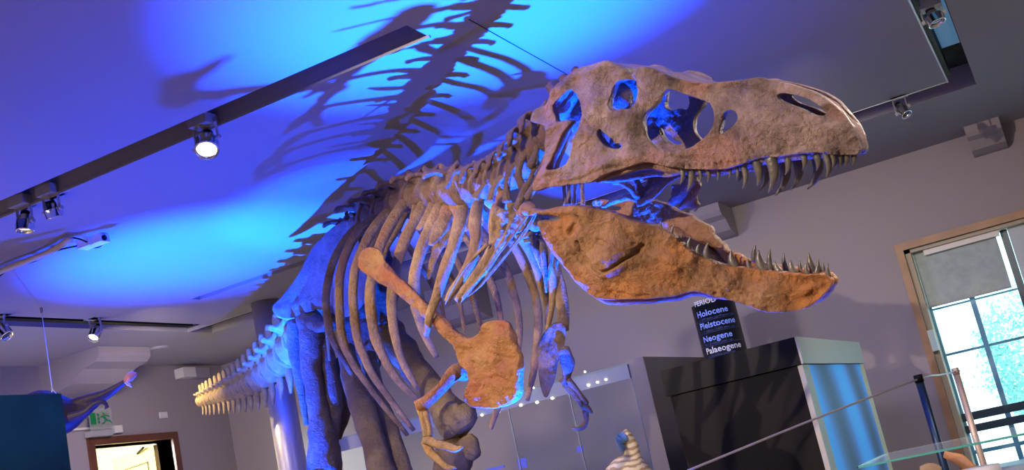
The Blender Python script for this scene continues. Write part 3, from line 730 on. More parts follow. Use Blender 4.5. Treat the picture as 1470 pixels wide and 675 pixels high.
# striped model creature
my, nmy, bmy = nodes_of('striped_skin'); tc = nmy.nodes.new('ShaderNodeTexCoord'); wv = nmy.nodes.new('ShaderNodeTexWave'); wv.bands_direction = 'Z'; wv.inputs['Scale'].default_value = 9; wv.inputs['Distortion'].default_value = 7; wv.inputs['Detail'].default_value = 3
rp = nmy.nodes.new('ShaderNodeValToRGB'); rp.color_ramp.elements[0].color = (.42, .29, .12, 1); rp.color_ramp.elements[1].color = (.80, .68, .36, 1); rp.color_ramp.elements[0].position = .15; rp.color_ramp.elements[1].position = .6
nmy.links.new(tc.outputs['Object'], wv.inputs['Vector']); nmy.links.new(wv.outputs['Fac'], rp.inputs[0]); nmy.links.new(rp.outputs[0], bmy.inputs['Base Color']); bmy.inputs['Roughness'].default_value = .5
D = 6.8
cr = thing('striped_model_animal', tuple(P(905, 700, D)), 'small yellow striped model dinosaur with pale head at bottom centre', 'model animal')
mb = MB().tube([P(918, 800, D), P(910, 735, D), P(905, 690, D), P(906, 668, D), P(908, 655, D), P(906, 640, D), P(902, 630, D)], [.10, .16, .17, .12, .055, .045, .035], 18)
mb.tube([P(903, 625, D), P(896, 628, D), P(888, 634, D - .03)], [.045, .035, .014], 14)
v, f = remesh(mb.v, mb.f, .01, 3)
fin('body', v, f, my, cr)
MB().tube([P(896, 627, D - .03), P(889, 632, D - .045), P(884, 626, D - .05)], [.036, .022, .006], 12).tube([P(894, 645, D), P(890, 638, D - .03), P(886, 630, D - .045)], [.02, .02, .006], 10).build('snout', simple('blue_snout', (.12, .27, .5), .5), cr, True)
zb = P(905, 750, D)
for s in (-1, 1):
    MB().tube([P(908 + s * 14, 740, D), P(908 + s * 16, 800, D), (P(908 + s * 16, 800, D).x, P(908, 800, D).y, .02)], [.06, .04, .03], 10).build('leg', my, cr, True)
light('case_spot', 'SPOT', (zb.x - .3, zb.y - .5, 2.7), 45, (1, .85, .5), P(905, 655, D), .03, 16, .6)

# ------------------------------------------------------------------ barrier
pa = P(1318, 541, 5.9); pb = P(1371, 531, 6.6)

M_NAVY = simple('navy_metal', (0.02, 0.045, 0.09), 0.35, 0.5)
def post(q, nm, mat, label, r):
    t = thing(nm, (q.x, q.y, 0), label, 'barrier post', 'barrier posts')
    MB().tube([(q.x, q.y, 0), (q.x, q.y, q.z)], r, 16, sub=2).build('shaft', mat, t, True)
    MB().tube([(q.x, q.y, q.z - .03), (q.x, q.y, q.z + .01)], r * 1.12, 16, sub=2).build('cap', M_BLACK if mat is M_NAVY else mat, t, True)
    MB().tube([(q.x, q.y, 0), (q.x, q.y, .02)], r * 5, 24, sub=2).build('base', mat, t, True)
    MB().tube([(q.x - r * 1.3, q.y - .0, q.z - .012), (q.x + r * 1.3, q.y, q.z - .012)], .006, 8, sub=1).build('cable_fitting', M_STEEL, t, True)
post(pa, 'barrier_post', M_NAVY, 'dark blue barrier post in front of the wall beside the window', .021)
post(pb, 'barrier_post', simple('pale_metal', (.55, .42, .32), .4, .3), 'pale beige barrier post standing in front of the bright window', .019)
pc = P(985, 677, 4.6); pd = P(820, 744, 4.0)
tag(MB().tube([pd, pc, (pc + pa) / 2, pa - ZZ * .012, (pa + pb) / 2 - ZZ * .012, pb - ZZ * .012], .0055, 8, sub=3).build('barrier_cable', simple('cable_grey', (.5, .46, .45), .35, .6), None, True), 'thin steel cable strung along the two barrier posts', 'cable')
q = pd; t = thing('barrier_post', (q.x, q.y, 0), 'dark barrier post holding the near end of the steel cable', 'barrier post', 'barrier posts')
MB().tube([(q.x, q.y, 0), (q.x, q.y, q.z + .02)], .02, 16, sub=2).build('shaft', M_NAVY, t, True)

# low glass table case at lower right
zt = EYE - .20 * 1.0
g0 = on_z(1230, 670, zt); g1 = on_z(1284, 648, zt)
lc = thing('low_glass_case', (g0.x, g0.y, 0), 'low glass topped case with bone pieces at the lower right corner', 'display case')
M_TG = simple('green_edge', (.08, .32, .28), .15)
gt_, ngt, bgt = nodes_of('tabletop_glass'); bgt.inputs['Base Color'].default_value = (.5, .6, .6, 1); bgt.inputs['Alpha'].default_value = .28; bgt.inputs['Roughness'].default_value = .08
gx1 = g0.x + 1.1; gy0 = g0.y; gy1 = g1.y
MB().box((g0.x + .004, gy0 + .004, zt - .006), (gx1, gy1, zt - .001)).build('glass_top', gt_, lc)
MB().box((g0.x, gy0, zt - .008), (gx1, gy0 + .004, zt)).box((g0.x, gy0, zt - .008), (g0.x + .004, gy1, zt)).build('glass_edge', M_TG, lc)
MB().box((g0.x + .01, gy0 + .01, 0), (gx1, gy1 - .01, zt - .16)).build('plinth', M_GREYP, lc)
zb_ = zt - .16
M_BONE = simple('fossil_piece', (.42, .20, .07), .6, 0, .4, .6, 30, .35)
def frag(pts, rad, label, mat, fl=.5):
    tag(MB().tube(pts, rad, 12, flat=fl, rough=.4, side=(0, 0, 1)).build('fossil_fragment', mat, None, True), label, 'fossil', 'fossil fragments in the low glass case')
def on_pl(px, py, dz=0.0): return on_z(px, py, zb_ + dz)
frag([P(1356, 652, 5.0), P(1378, 662, 4.95), P(1398, 675, 4.9)], [.016, .030, .026], 'orange brown fossil piece lying between the barrier posts', M_BONE)
frag([P(1322, 676, 4.8), P(1338, 674, 4.8), P(1350, 677, 4.8)], [.02, .03, .02], 'tan fossil fragment at the foot of the dark blue post', simple('tan_fossil', (.5, .33, .18), .6, 0, .4, .6, 40, .3))
MB().tube([P(1410, 690, 4.7), P(1410, 690, 4.7) + ZZ * .055], [.09, .085], 32, sub=2, side=(1, 0, 0)).build('round_label_plinth', simple('label_white', (.75, .72, .7), .5), lc, True)
tag(MB().box((-0.93 + .0, BACK - .5, 0), (1.6, BACK - .05, EYE - .62)).build('window_bench', simple('pale_blue_bench', (.35, .5, .6), .5)), 'pale bench top running below the window', 'bench')
# ------------------------------------------------------------------ DINOSAUR SKELETON
dino = thing('dinosaur_skeleton', (-3.9, 5.6, 0), 'large brown dinosaur skeleton with open toothed jaws across the room', 'skeleton')
# ---- skull
W_SK = shepard([(772, 268, .27), (785, 200, .26), (768, 165, .20), (820, 105, .19), (874, 90, .20), (935, 100, .20), (1000, 118, .12), (1050, 118, .075), (1120, 116, .06), (1170, 130, .055), (1210, 162, .045), (1236, 210, .035),
    (800, 265, .285), (860, 255, .28), (840, 180, .27), (905, 165, .25), (900, 235, .27), (950, 240, .24), (940, 170, .22), (1010, 243, .18), (1050, 240, .15), (1100, 230, .135), (1150, 222, .115), (1190, 222, .085), (1215, 220, .06), (1230, 221, .04),
    (1080, 180, .13), (1130, 180, .105), (1180, 190, .085), (1150, 150, .08)], 3)
SK_OUT = [(767, 273), (769, 262), (779, 243), (785, 219), (786, 197), (789, 184), (777, 178), (765, 174), (767, 163), (772, 156), (783, 152), (791, 141), (797, 128), (806, 118), (814, 111), (831, 99), (847, 94), (868, 89), (875, 87), (889, 93), (900, 100), (907, 108), (911, 105), (917, 99), (927, 96), (941, 99), (957, 106), (979, 113), (1005, 118), (1021, 119), (1040, 117), (1071, 114), (1091, 111), (1105, 114), (1130, 119), (1153, 126), (1172, 132), (1192, 145), (1209, 160), (1223, 179), (1233, 198), (1237, 213), (1231, 222), (1215, 222), (1192, 222), (1175, 219), (1161, 220), (1141, 222), (1119, 225), (1096, 227), (1077, 232), (1057, 239), (1040, 243), (1008, 243), (987, 242), (960, 239), (933, 233), (907, 239), (897, 242), (878, 248), (862, 256), (850, 262), (831, 264), (807, 267), (786, 270), (774, 274)]
SK_H = [
 [(797, 152), (808, 140), (822, 129), (829, 134), (834, 146), (836, 160), (835, 175), (832, 186), (828, 198), (823, 215), (817, 232), (805, 241), (792, 243), (796, 230), (806, 212), (813, 196), (819, 184), (825, 174), (816, 172), (803, 175), (800, 166)],
 [(888, 120), (897, 116), (906, 115), (914, 116), (918, 126), (918, 137), (912, 152), (905, 157), (897, 155), (888, 158), (879, 156), (877, 149), (881, 138)],
 [(860, 185), (866, 187), (874, 193), (883, 200), (886, 206), (896, 207), (896, 211), (890, 213), (880, 212), (871, 206), (864, 197)],
 [(948, 144), (955, 134), (965, 129), (987, 136), (1008, 143), (1021, 149), (1027, 160), (1027, 179), (1019, 192), (1005, 204), (989, 213), (973, 217), (955, 216), (939, 208), (929, 197), (926, 187), (926, 173), (931, 163), (939, 155)],
 [(1046, 160), (1054, 158), (1061, 165), (1060, 175), (1050, 184), (1040, 191), (1035, 191), (1039, 176), (1041, 165)],
 [(1117, 137), (1127, 134), (1144, 137), (1161, 142), (1178, 152), (1187, 160), (1185, 166), (1172, 165), (1153, 156), (1133, 149), (1122, 144)]]
SK_REL = [([(905, 108), (913, 116)], 4, -5), ([(868, 95), (855, 120), (860, 150)], 14, 5), ([(930, 100), (935, 130), (920, 165), (905, 205)], 10, 4), ([(957, 108), (1020, 121)], 5, 3),
    ([(835, 160), (850, 180), (862, 186)], 2.5, -3), ([(905, 160), (895, 195)], 3, -2), ([(800, 262), (850, 245), (900, 225), (960, 228)], 10, 4), ([(780, 258), (800, 250), (822, 252)], 3, -3), ([(795, 240), (787, 262)], 6, 4),
    ([(920, 195), (945, 203), (952, 218)], 3, -2.5), ([(1095, 240), (1110, 222), (1150, 210), (1175, 212)], 6, -4), ([(1100, 232), (1150, 218)], 3, 2.5), ([(1070, 205), (1100, 190), (1140, 185)], 14, 4), ([(1155, 168), (1165, 185), (1175, 198)], 1.6, -2), ([(1040, 126), (1060, 122), (1085, 126), (1105, 134)], 1.8, -3),
    ([(1075, 200), (1085, 215)], 4, -3), ([(1135, 145), (1180, 160)], 4, -2), ([(860, 200), (880, 225), (870, 245)], 8, 3), ([(885, 165), (905, 162), (895, 190), (875, 190)], 9, 4), ([(810, 262), (835, 258), (860, 246), (895, 238)], 3, -3), ([(930, 222), (975, 226), (1030, 228)], 3, -2.5), ([(797, 135), (830, 108), (870, 98)], 5, 3), ([(790, 185), (822, 172)], 5, 4), ([(821, 180), (800, 215), (785, 255)], 6, 4)]
for k in range(26):
    x_ = 985 + k * 9.2; y_ = 238 - (k * 9.2) * .085; SK_REL.append(([(x_, y_), (x_ + 1, y_ + 2)], 2.2, -3.0))
X, Fc = head_plate(SK_OUT, SK_H, W_SK, 15, SK_REL, 1.5, 1.0, 3.0)
n = len(X); V = [Vector(x) for x in X] + [mir(x) for x in X]; Fs = list(Fc) + [tuple(i + n for i in f[::-1]) for f in Fc]
sk = MB(); sk.add(V, Fs)
def bridge(pts, th, steps=8, bow=0.02, y_in=4):
    """roofing strip from near to far side along image points on the near surface"""
    up = ZZ
    rows = []
    for (px, py) in pts:
        wv_ = float(W_SK(np.array([px]), np.array([py]))[0]); a = S(px, py, -wv_); b = mir(a)
        rows.append([a.lerp(b, k / steps) + (up * bow * math.sin(math.pi * k / steps)) for k in range(steps + 1)])
    m = len(rows); v = []; f = []
    for lay in (0, 1):
        for i in range(m):
            t = (rows[min(i + 1, m - 1)][0] - rows[max(i - 1, 0)][0]).normalized()
            nn = t.cross(LAT).normalized()
            for k in range(steps + 1): v.append(rows[i][k] + nn * (th * (lay - .5)) + nn * .006 * noise.noise(rows[i][k] * 20))
    S1 = steps + 1; N = m * S1
    for i in range(m - 1):
        for k in range(steps):
            a = i * S1 + k; f.append((a, a + 1, a + 1 + S1, a + S1)); f.append((a + N, a + S1 + N, a + S1 + 1 + N, a + 1 + N))
    for i in range(m - 1):
        for k in (0, steps):
            a = i * S1 + k; f.append((a, a + S1, a + S1 + N, a + N))
    for i in (0, m - 1):
        for k in range(steps):
            a = i * S1 + k; f.append((a, a + 1, a + 1 + N, a + N))
    return v, f
br = MB()
br.add(*bridge([(1232, 218), (1232, 203), (1221, 184), (1206, 166), (1188, 150), (1168, 139)], .02, 8, .0))
br.add(*bridge([(1112, 124), (1090, 118), (1070, 120), (1040, 123), (1010, 125), (985, 120), (960, 114), (940, 107), (925, 104)], .022, 8, .0))
br.add(*bridge([(895, 104), (875, 95), (850, 102), (832, 108), (818, 118), (806, 132)], .03, 8, .0))
br.add(*bridge([(806, 132), (795, 146), (786, 160), (778, 172)], .04, 8, .0))
br.add(*bridge([(1228, 218), (1205, 216), (1180, 214), (1160, 214)], .02, 8, .0))
br.add(*bridge([(1160, 214), (1120, 219), (1090, 224)], .014, 8, .02))
# braincase and palate
br.tube([S(800, 185, .0), S(830, 172, .0), S(865, 150, 0), S(900, 135, 0)], [.085, .09, .075, .05], 14)
br.tube([S(818, 200, -.03), S(835, 222, 0), S(850, 240, .02)], [.05, .04, .02], 10)
for sg in (-1, 1):
    def Q(px, py, lam, sg=sg):
        q = S(px, py, -abs(lam)); return q if sg < 0 else mir(q)
    br.tube([Q(782, 262, .25), Q(805, 250, .19), Q(838, 248, .12), Q(870, 255, .10), Q(900, 252, .10)], [.03, .022, .02, .026, .03], 10, flat=.5)
    br.tube([Q(900, 252, .10), Q(940, 246, .10), Q(965, 245, .16), Q(985, 240, .19)], [.03, .026, .03, .02], 10, flat=.5)
    br.tube([Q(900, 250, .09), Q(950, 235, .05), Q(1010, 228, .04), Q(1080, 224, .03), Q(1150, 216, .03)], [.022, .018, .02, .022, .02], 10)
    br.tube([Q(790, 268, .24), Q(800, 235, .2), Q(818, 190, .12)], [.024, .02, .03], 10, flat=.5)
    br.tube([Q(px, py, float(W_SK(np.array([px]), np.array([py]))[0]) - .03) for px, py in ((855, 260), (880, 250), (907, 240), (935, 236), (960, 241), (1000, 244), (1040, 244), (1075, 234), (1100, 229), (1150, 222), (1190, 222))], [.01, .016] + [.02] * 7 + [.018, .012], 10, rough=.3)
v, f = remesh(br.v, br.f, .0075, 3)
sk.add(v, f)
skull = fin('skull', sk.v, sk.f, B_SKULL, dino)
# hanging palate bones, blue lit
mb = MB()
mb.tube([S(905, 243, .05), S(915, 262, .05), S(918, 285, .06), S(905, 283, .06), S(890, 285, .05), S(863, 298, .04)], [.02, .016, .02, .022, .024, .01], 10, flat=.6)
mb.tube([S(880, 262, 0), S(892, 262, 0), S(904, 270, 0), S(912, 282, .02), S(918, 282, .04)], [.010, .016, .014, .010, .006], 8)
mb.tube([S(915, 296, .05), S(935, 279, .06), S(960, 257, .10), S(985, 247, .12)], [.014, .03, .026, .02], 10, flat=.5)
mb.tube([S(1000, 243, .14), S(990, 262, .14), S(975, 280, .15), S(962, 290, .15)], [.03, .038, .034, .01], 12, flat=.6)
mb.tube([S(1003, 262, .15), S(990, 285, .15), S(975, 300, .15)], [.03, .04, .012], 12, flat=.5)
mb.tube([S(968, 250, .13), S(940, 262, .1), S(925, 275, .08)], [.03, .035, .02], 10, flat=.4)
mb.tube([S(933, 240, .08), S(933, 258, .08), S(925, 272, .08)], [.02, .012, .02], 8, flat=.5)
for i in range(10):
    random.seed(i); a = S(958 + random.random() * 45, 262 + random.random() * 30, .15); mb.tube([a, a + Vector((random.uniform(-.03, .03), .01, random.uniform(-.03, .03)))], [.018, .012], 8, sub=2)
v, f = remesh(mb.v, mb.f, .006, 2)
v = np.array([Vector(q) + Vector((0, 0, 1)) * .006 * noise.noise(Vector(q) * 45) for q in v])
pal = fin('palate_bone', v, f, B_SKULL, dino)
mb = MB()
for (x0, x1) in ((809, 812), (817, 817), (827, 824), (835, 837)):
    mb.tube([S(x0, 262, .16), S((x0 + x1) / 2, 278, .15), S(x1, 296, .14)], [.011, .008, .010], 8)
mb.build('throat_rod', B_SKULL, dino, True)
# crest knobs
mb = MB()
for (px, py, r) in ((790, 124, .022), (808, 112, .02), (826, 101, .02)):
    mb.tube([S(px, py, .16), S(px + 8, py + 12, .12), S(px + 14, py + 22, .08)], [r, r * .7, r], 10, rough=.3)
mb.build('neck_crest', B_VERT, dino, True)

def tooth(parent, base, tip, wpx, lam, curve=1.0, nm='tooth', bury=.015):
    a = S(base[0], base[1], lam); b = S(tip[0], tip[1], lam)
    d = b - a; r = wpx * 0.00125 * 1.02
    wdir = (RGT - LAT * RGT.dot(LAT)).normalized(); wdir = (wdir - d.normalized() * wdir.dot(d.normalized())).normalized()
    bow = wdir * d.length * .14 * curve
    pts = [a - d.normalized() * bury, a, a + d * .35 + bow * .8, a + d * .7 + bow * .75, b]
    v, f = tube_mesh(pts, [r * .9, r, r * .92, r * .58, r * .10], 12, .72, wdir, 3)
    o = fin(nm, v, f, M_TOOTH); child_of(o, parent); return o
UT = [((1067, 246 - 8), (1066, 272), 9), ((1085, 233), (1087, 267), 13), ((1107, 228), (1103, 277), 16), ((1130, 226), (1127, 251), 10), ((1153, 222), (1152, 245), 9), ((1171, 221), (1172, 245), 10), ((1184, 221), (1186, 256), 9), ((1195, 222), (1194, 242), 7), ((1205, 222), (1203, 241), 7), ((1215, 221), (1212, 239), 8), ((1225, 220), (1223, 238), 8),
      ((979, 243), (976, 265), 7), ((991, 242), (986, 275), 11), ((1004, 243), (1003, 265), 6), ((1016, 243), (1015, 263), 6), ((1030, 242), (1029, 261), 6), ((1046, 241), (1046, 258), 5), ((1057, 239), (1057, 258), 5)]
for b_, t_, w_ in UT:
    Wv = float(W_SK(np.array([b_[0]]), np.array([b_[1]]))[0]); tooth(skull, b_, t_, w_, -Wv + .012)
UF = [((1098, 228), (1089, 275), 14), ((1124, 226), (1113, 281), 17), ((1143, 224), (1135, 273), 15), ((1172, 222), (1159, 272), 16), ((1062, 240), (1059, 262), 8), ((1190, 221), (1188, 252), 8), ((1200, 221), (1197, 240), 7), ((1210, 221), (1208, 238), 7)]
for b_, t_, w_ in UF:
    Wv = float(W_SK(np.array([b_[0] - 25]), np.array([b_[1]]))[0]); tooth(skull, b_, t_, w_, Wv * .6, 1.3, bury=.03)

# ---- lower jaw
W_JW = shepard([(765, 308, .26), (800, 300, .255), (828, 297, .25), (873, 305, .23), (911, 318, .205), (960, 335, .175), (988, 356, .15), (1018, 373, .12), (1047, 381, .095), (1080, 385, .08), (1110, 389, .07), (1140, 391, .058), (1165, 394, .045), (1185, 394, .03), (1195, 402, .02),
    (800, 360, .25), (850, 425, .235), (900, 434, .22), (960, 430, .185), (1000, 423, .16), (1060, 437, .135), (1085, 442, .125), (1116, 450, .11), (1150, 446, .065), (1180, 428, .035), (880, 370, .245), (960, 380, .20), (1040, 410, .145), (1100, 420, .115), (1150, 420, .07)], 3)
JW_OUT = [(760, 301), (768, 299), (785, 301), (805, 296), (828, 294), (851, 297), (873, 302), (896, 309), (911, 316), (931, 321), (946, 326), (960, 333), (969, 338), (988, 356), (1003, 366), (1018, 372), (1047, 381), (1080, 385), (1109, 389), (1138, 391), (1161, 394), (1181, 393), (1195, 400), (1196, 408), (1190, 416), (1180, 428), (1166, 439), (1145, 446), (1120, 448), (1100, 447), (1080, 440), (1062, 434), (1031, 427), (1000, 418), (975, 424), (960, 426), (936, 428), (901, 429), (873, 430), (856, 425), (841, 415), (828, 400), (817, 387), (800, 367), (788, 348), (778, 328), (774, 318), (783, 316), (795, 317), (808, 313), (795, 309), (775, 308), (761, 310)]
JW_REL = [([(833, 346), (838, 362), (848, 378), (858, 387), (867, 391), (881, 385), (898, 373), (911, 366), (922, 357), (925, 352)], 2.2, -8), ([(917, 361), (925, 352)], 3.5, -10), ([(850, 330), (880, 335), (900, 350), (870, 375)], 18, 5), ([(828, 300), (850, 303), (880, 312), (930, 330), (980, 360)], 8, 4), ([(775, 303), (805, 305), (828, 303)], 5, 4),
    ([(790, 330), (810, 370), (835, 400), (858, 412)], 6, 4), ([(812, 330), (830, 365), (855, 395), (880, 405)], 3, -3), ([(828, 322), (823, 334)], 3, -5), ([(835, 312), (848, 326)], 4, -4), ([(860, 400), (900, 380), (950, 365), (1000, 375)], 8, 3), ([(880, 418), (920, 425), (935, 423)], 3, -4), ([(905, 332), (918, 345), (915, 350)], 3, -3), ([(950, 375), (975, 390), (1000, 400)], 5, -2.5), ([(1030, 395), (1040, 415), (1050, 428)], 2, -2.5), ([(1150, 410), (1170, 400), (1185, 402)], 5, -4), ([(1140, 432), (1165, 425), (1185, 412)], 6, -3)]
random.seed(4)
for k in range(34):
    x_ = random.uniform(1020, 1180); y_ = 392 + (x_ - 1020) * .06 + random.uniform(3, 30); SK_ = random.uniform(1.2, 2.6); JW_REL.append(([(x_, y_), (x_ + random.uniform(-4, 4), y_ + random.uniform(-3, 3))], SK_, -2.2))
for k in range(18):
    x_ = random.uniform(860, 1010); y_ = random.uniform(340, 415); JW_REL.append(([(x_, y_), (x_ + random.uniform(8, 22), y_ + random.uniform(3, 12))], 1.4, -2.5))
X, Fc = head_plate(JW_OUT, [], W_JW, 17, JW_REL, 1.5, 1.1, 11.0)
n = len(X); mb = MB(); mb.add([Vector(x) for x in X] + [mir(x) for x in X], list(Fc) + [tuple(i + n for i in f[::-1]) for f in Fc])
# lower inner border on both sides
for sg in (-1, 1):
    pts = []
    for (px, py) in ((842, 417), (858, 428), (875, 434), (902, 434), (936, 432), (960, 430), (975, 427), (1000, 421), (1031, 430), (1062, 434)):
        wv_ = float(W_JW(np.array([px]), np.array([py]))[0]); a = S(px, py - 5, -wv_ + .03); pts.append(a if sg < 0 else mir(a))
    cc = MB().tube(pts, [.012, .018] + [.022] * 6 + [.014, .006], 10, flat=.8, rough=.3); mb.add(cc.v, cc.f)
# chin closure
cc = MB()
for (px, py, r) in ((1180, 408, .02), (1165, 418, .02), (1150, 428, .018)):
    wv_ = float(W_JW(np.array([px]), np.array([py]))[0]); a = S(px, py, -wv_); cc.tube([a, mir(a)], r, 10, sub=3)
v, f = remesh(cc.v, cc.f, .007, 2); mb.add(v, f)
# inner ridge on both sides
for sg in (-1, 1):
    pts = []
    for (px, py) in ((900, 345), (950, 365), (1000, 392), (1050, 405), (1110, 412)):
        wv_ = float(W_JW(np.array([px]), np.array([py]))[0]); a = S(px, py, -wv_ + .03); pts.append(a if sg < 0 else mir(a))
    cc = MB().tube(pts, [.03, .028, .026, .024, .02], 10, flat=.8, rough=.3); mb.add(cc.v, cc.f)
jaw = fin('lower_jaw', mb.v, mb.f, B_JAW, dino)
LT = [((949, 328), (950, 316), 4), ((964, 337), (969, 322), 5), ((979, 350), (980, 335), 5), ((989, 360), (992, 340), 9), ((1002, 368), (1004, 350), 9), ((1015, 375), (1017, 348), 11), ((1055, 385), (1050, 359), 12), ((1077, 387), (1074, 371), 7), ((1097, 390), (1089, 359), 14), ((1120, 392), (1113, 375), 10), ((1141, 393), (1135, 373), 11), ((1160, 396), (1158, 376), 7), ((1174, 397), (1175, 379), 7), ((1190, 397), (1189, 378), 7)]
for b_, t_, w_ in LT:
    Wv = float(W_JW(np.array([b_[0]]), np.array([b_[1]]))[0]); tooth(jaw, b_, t_, w_, -Wv + .008, -.9)
LF = [((1082, 370), (1085, 352), 8), ((1106, 388), (1106, 357), 9), ((1129, 389), (1125, 363), 8), ((1151, 392), (1148, 374), 7), ((1166, 385), (1161, 363), 9), ((1176, 390), (1175, 371), 7), ((1183, 391), (1182, 377), 6)]
for b_, t_, w_ in LF:
    Wv = float(W_JW(np.array([b_[0]]), np.array([b_[1]]))[0]); tooth(jaw, b_, t_, w_, Wv * .8, -.5)

# ---- generic bone
def bone(name, pts, rad, mat, flat=.7, side=None, seg=12, rough=.22, sub=5):
    v, f = tube_mesh([P(*q) for q in pts], rad, seg, flat, side, sub, rough, random.random() * 50)
    return fin(name, v, f, mat, dino)
BODY = Vector((.757, -.653, 0)); BLAT = Vector((.653, .757, 0))
# spine path: image x, y, depth
SPINE = [(508, 338, 6.62), (526, 318, 6.35), (545, 309, 6.18), (566, 298, 6.0), (588, 287, 5.82), (610, 279, 5.63), (634, 276, 5.42), (660, 274, 5.2), (684, 269, 5.05), (705, 262, 4.92), (726, 254, 4.8), (746, 242, 4.68), (763, 226, 4.58), (777, 207, 4.5), (793, 188, 4.44)]
def vertebra_mesh(L, r, h, hw, t, droop, name):
    mb = MB()
    mb.tube([(-L * .5, 0, 0), (-L * .42, 0, 0), (0, 0, 0), (L * .42, 0, 0), (L * .5, 0, 0)], [r * .95, r, r * .76, r, r * .95], 16, sub=3)
    mb.tube([(-L * .1, 0, r * .7), (-L * .12, 0, r * .9 + h * .45), (-L * .18, 0, r * .8 + h * .85), (-L * .2, 0, r * .8 + h)], [hw * .9, hw, hw * 1.05, hw * .9], 12, flat=.38, side=(1, 0, 0), sub=3)
    for s in (-1, 1):
        mb.tube([(0, s * r * .3, r * .8), (-L * .05, s * (r + t * .5), r * 1.15), (-L * .12, s * (r + t), r * 1.1 - droop)], [r * .42, r * .34, r * .3], 10, flat=.45, side=(1, 0, 0), sub=3)
        mb.tube([(L * .1, s * r * .45, r * 1.0), (L * .6, s * r * .55, r * 1.35)], [r * .3, r * .22], 8, flat=.6, sub=2)
        mb.tube([(-L * .1, s * r * .45, r * 1.05), (-L * .6, s * r * .5, r * 1.5)], [r * .3, r * .22], 8, flat=.6, sub=2)
    v, f = remesh(mb.v, mb.f, max(.006, r / 9), 2)
    v2 = [Vector(q) * (1 + .10 * noise.noise(Vector(q) * 30)) for q in v]
    me = bpy.data.meshes.new(name); me.from_pydata([tuple(q) for q in v2], [], f); me.polygons.foreach_set('use_smooth', [True] * len(f)); me.update()
    return me
def place(me, name, pos, fwd, scale=1.0, roll_up=ZZ, mat=None):
    x = fwd.normalized(); z = (roll_up - x * roll_up.dot(x)).normalized(); y = z.cross(x)
    o = bpy.data.objects.new(name, me); COL.objects.link(o); o.parent = dino
    M = Matrix((x, y, z)).transposed().to_4x4(); M = Matrix.Translation(pos - Vector(BASES[dino.name])) @ M @ Matrix.Scale(scale, 4)
    o.matrix_local = M; return o
DM = vertebra_mesh(.155, .075, .045, .045, .07, .02, 'dorsal'); DM.materials.append(B_VERT)
CM = vertebra_mesh(.125, .07, .05, .035, .07, .07, 'cervical'); CM.materials.append(B_VERT)
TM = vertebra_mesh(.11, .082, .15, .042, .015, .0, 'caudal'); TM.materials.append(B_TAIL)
pts3 = [P(*q) for q in SPINE]
for i, p in enumerate(pts3):
    f_ = pts3[min(i + 1, len(pts3) - 1)] - pts3[max(i - 1, 0)]
    if i <= 7: place(DM, 'dorsal_vertebra', p, f_, 1.15)
    else: place(CM, 'neck_vertebra', p, f_, 1.0)
    if 1 <= i < 8:
        place(DM, 'dorsal_vertebra', (p + pts3[i + 1]) / 2, f_, 1.05) if (pts3[i + 1] - p).length > .3 else None
# neck spines
for (bx_, tx, D_) in (((664, 272), (661, 255), 5.18), ((680, 266), (675, 243), 5.06), ((697, 262), (695, 239), 4.95), ((713, 258), (710, 235), 4.88), ((730, 248), (726, 227), 4.78), ((746, 238), (741, 219), 4.68), ((760, 222), (752, 204), 4.6), ((772, 200), (762, 182), 4.52), ((640, 275), (637, 262), 5.36), ((620, 277), (615, 264), 5.55), ((597, 284), (592, 271), 5.75), ((577, 292), (570, 280), 5.9), ((557, 300), (549, 289), 6.05), ((538, 310), (528, 299), 6.2), ((515, 320), (506, 312), 6.4)):
    bone('neural_spine', [(bx_[0] + 6, bx_[1] + 8, D_), (bx_[0] + 2, bx_[1] + 2, D_), ((bx_[0] + tx[0]) / 2, (bx_[1] + tx[1]) / 2, D_), (tx[0] - 1, tx[1] - 5, D_ - .03)], [.045, .036, .026, .02], B_VERT, .6, BODY, rough=.4)
# big cervical arches on the near side
for q in (([(771, 206), (757, 214), (748, 232), (745, 252), (750, 268)], 4.5, .018), ([(752, 232), (738, 238), (730, 252), (727, 275), (728, 290)], 4.58, .018), ([(727, 250), (716, 258), (708, 272), (704, 290)], 4.7, .017), ([(786, 222), (776, 245), (768, 265), (757, 285)], 4.42, .02), ([(770, 240), (762, 258), (752, 275), (742, 300)], 4.46, .022), ([(700, 262), (690, 272), (682, 285)], 4.85, .016), ([(775, 170), (768, 190), (770, 215), (762, 240)], 4.45, .022), ([(790, 160), (778, 178), (772, 200)], 4.45, .02)):
    bone('cervical_process', [(a, b, q[1]) for a, b in q[0]], [q[2] * 1.3] + [q[2]] * (len(q[0]) - 2) + [q[2] * 1.5], B_VERT, .6, rough=.4)

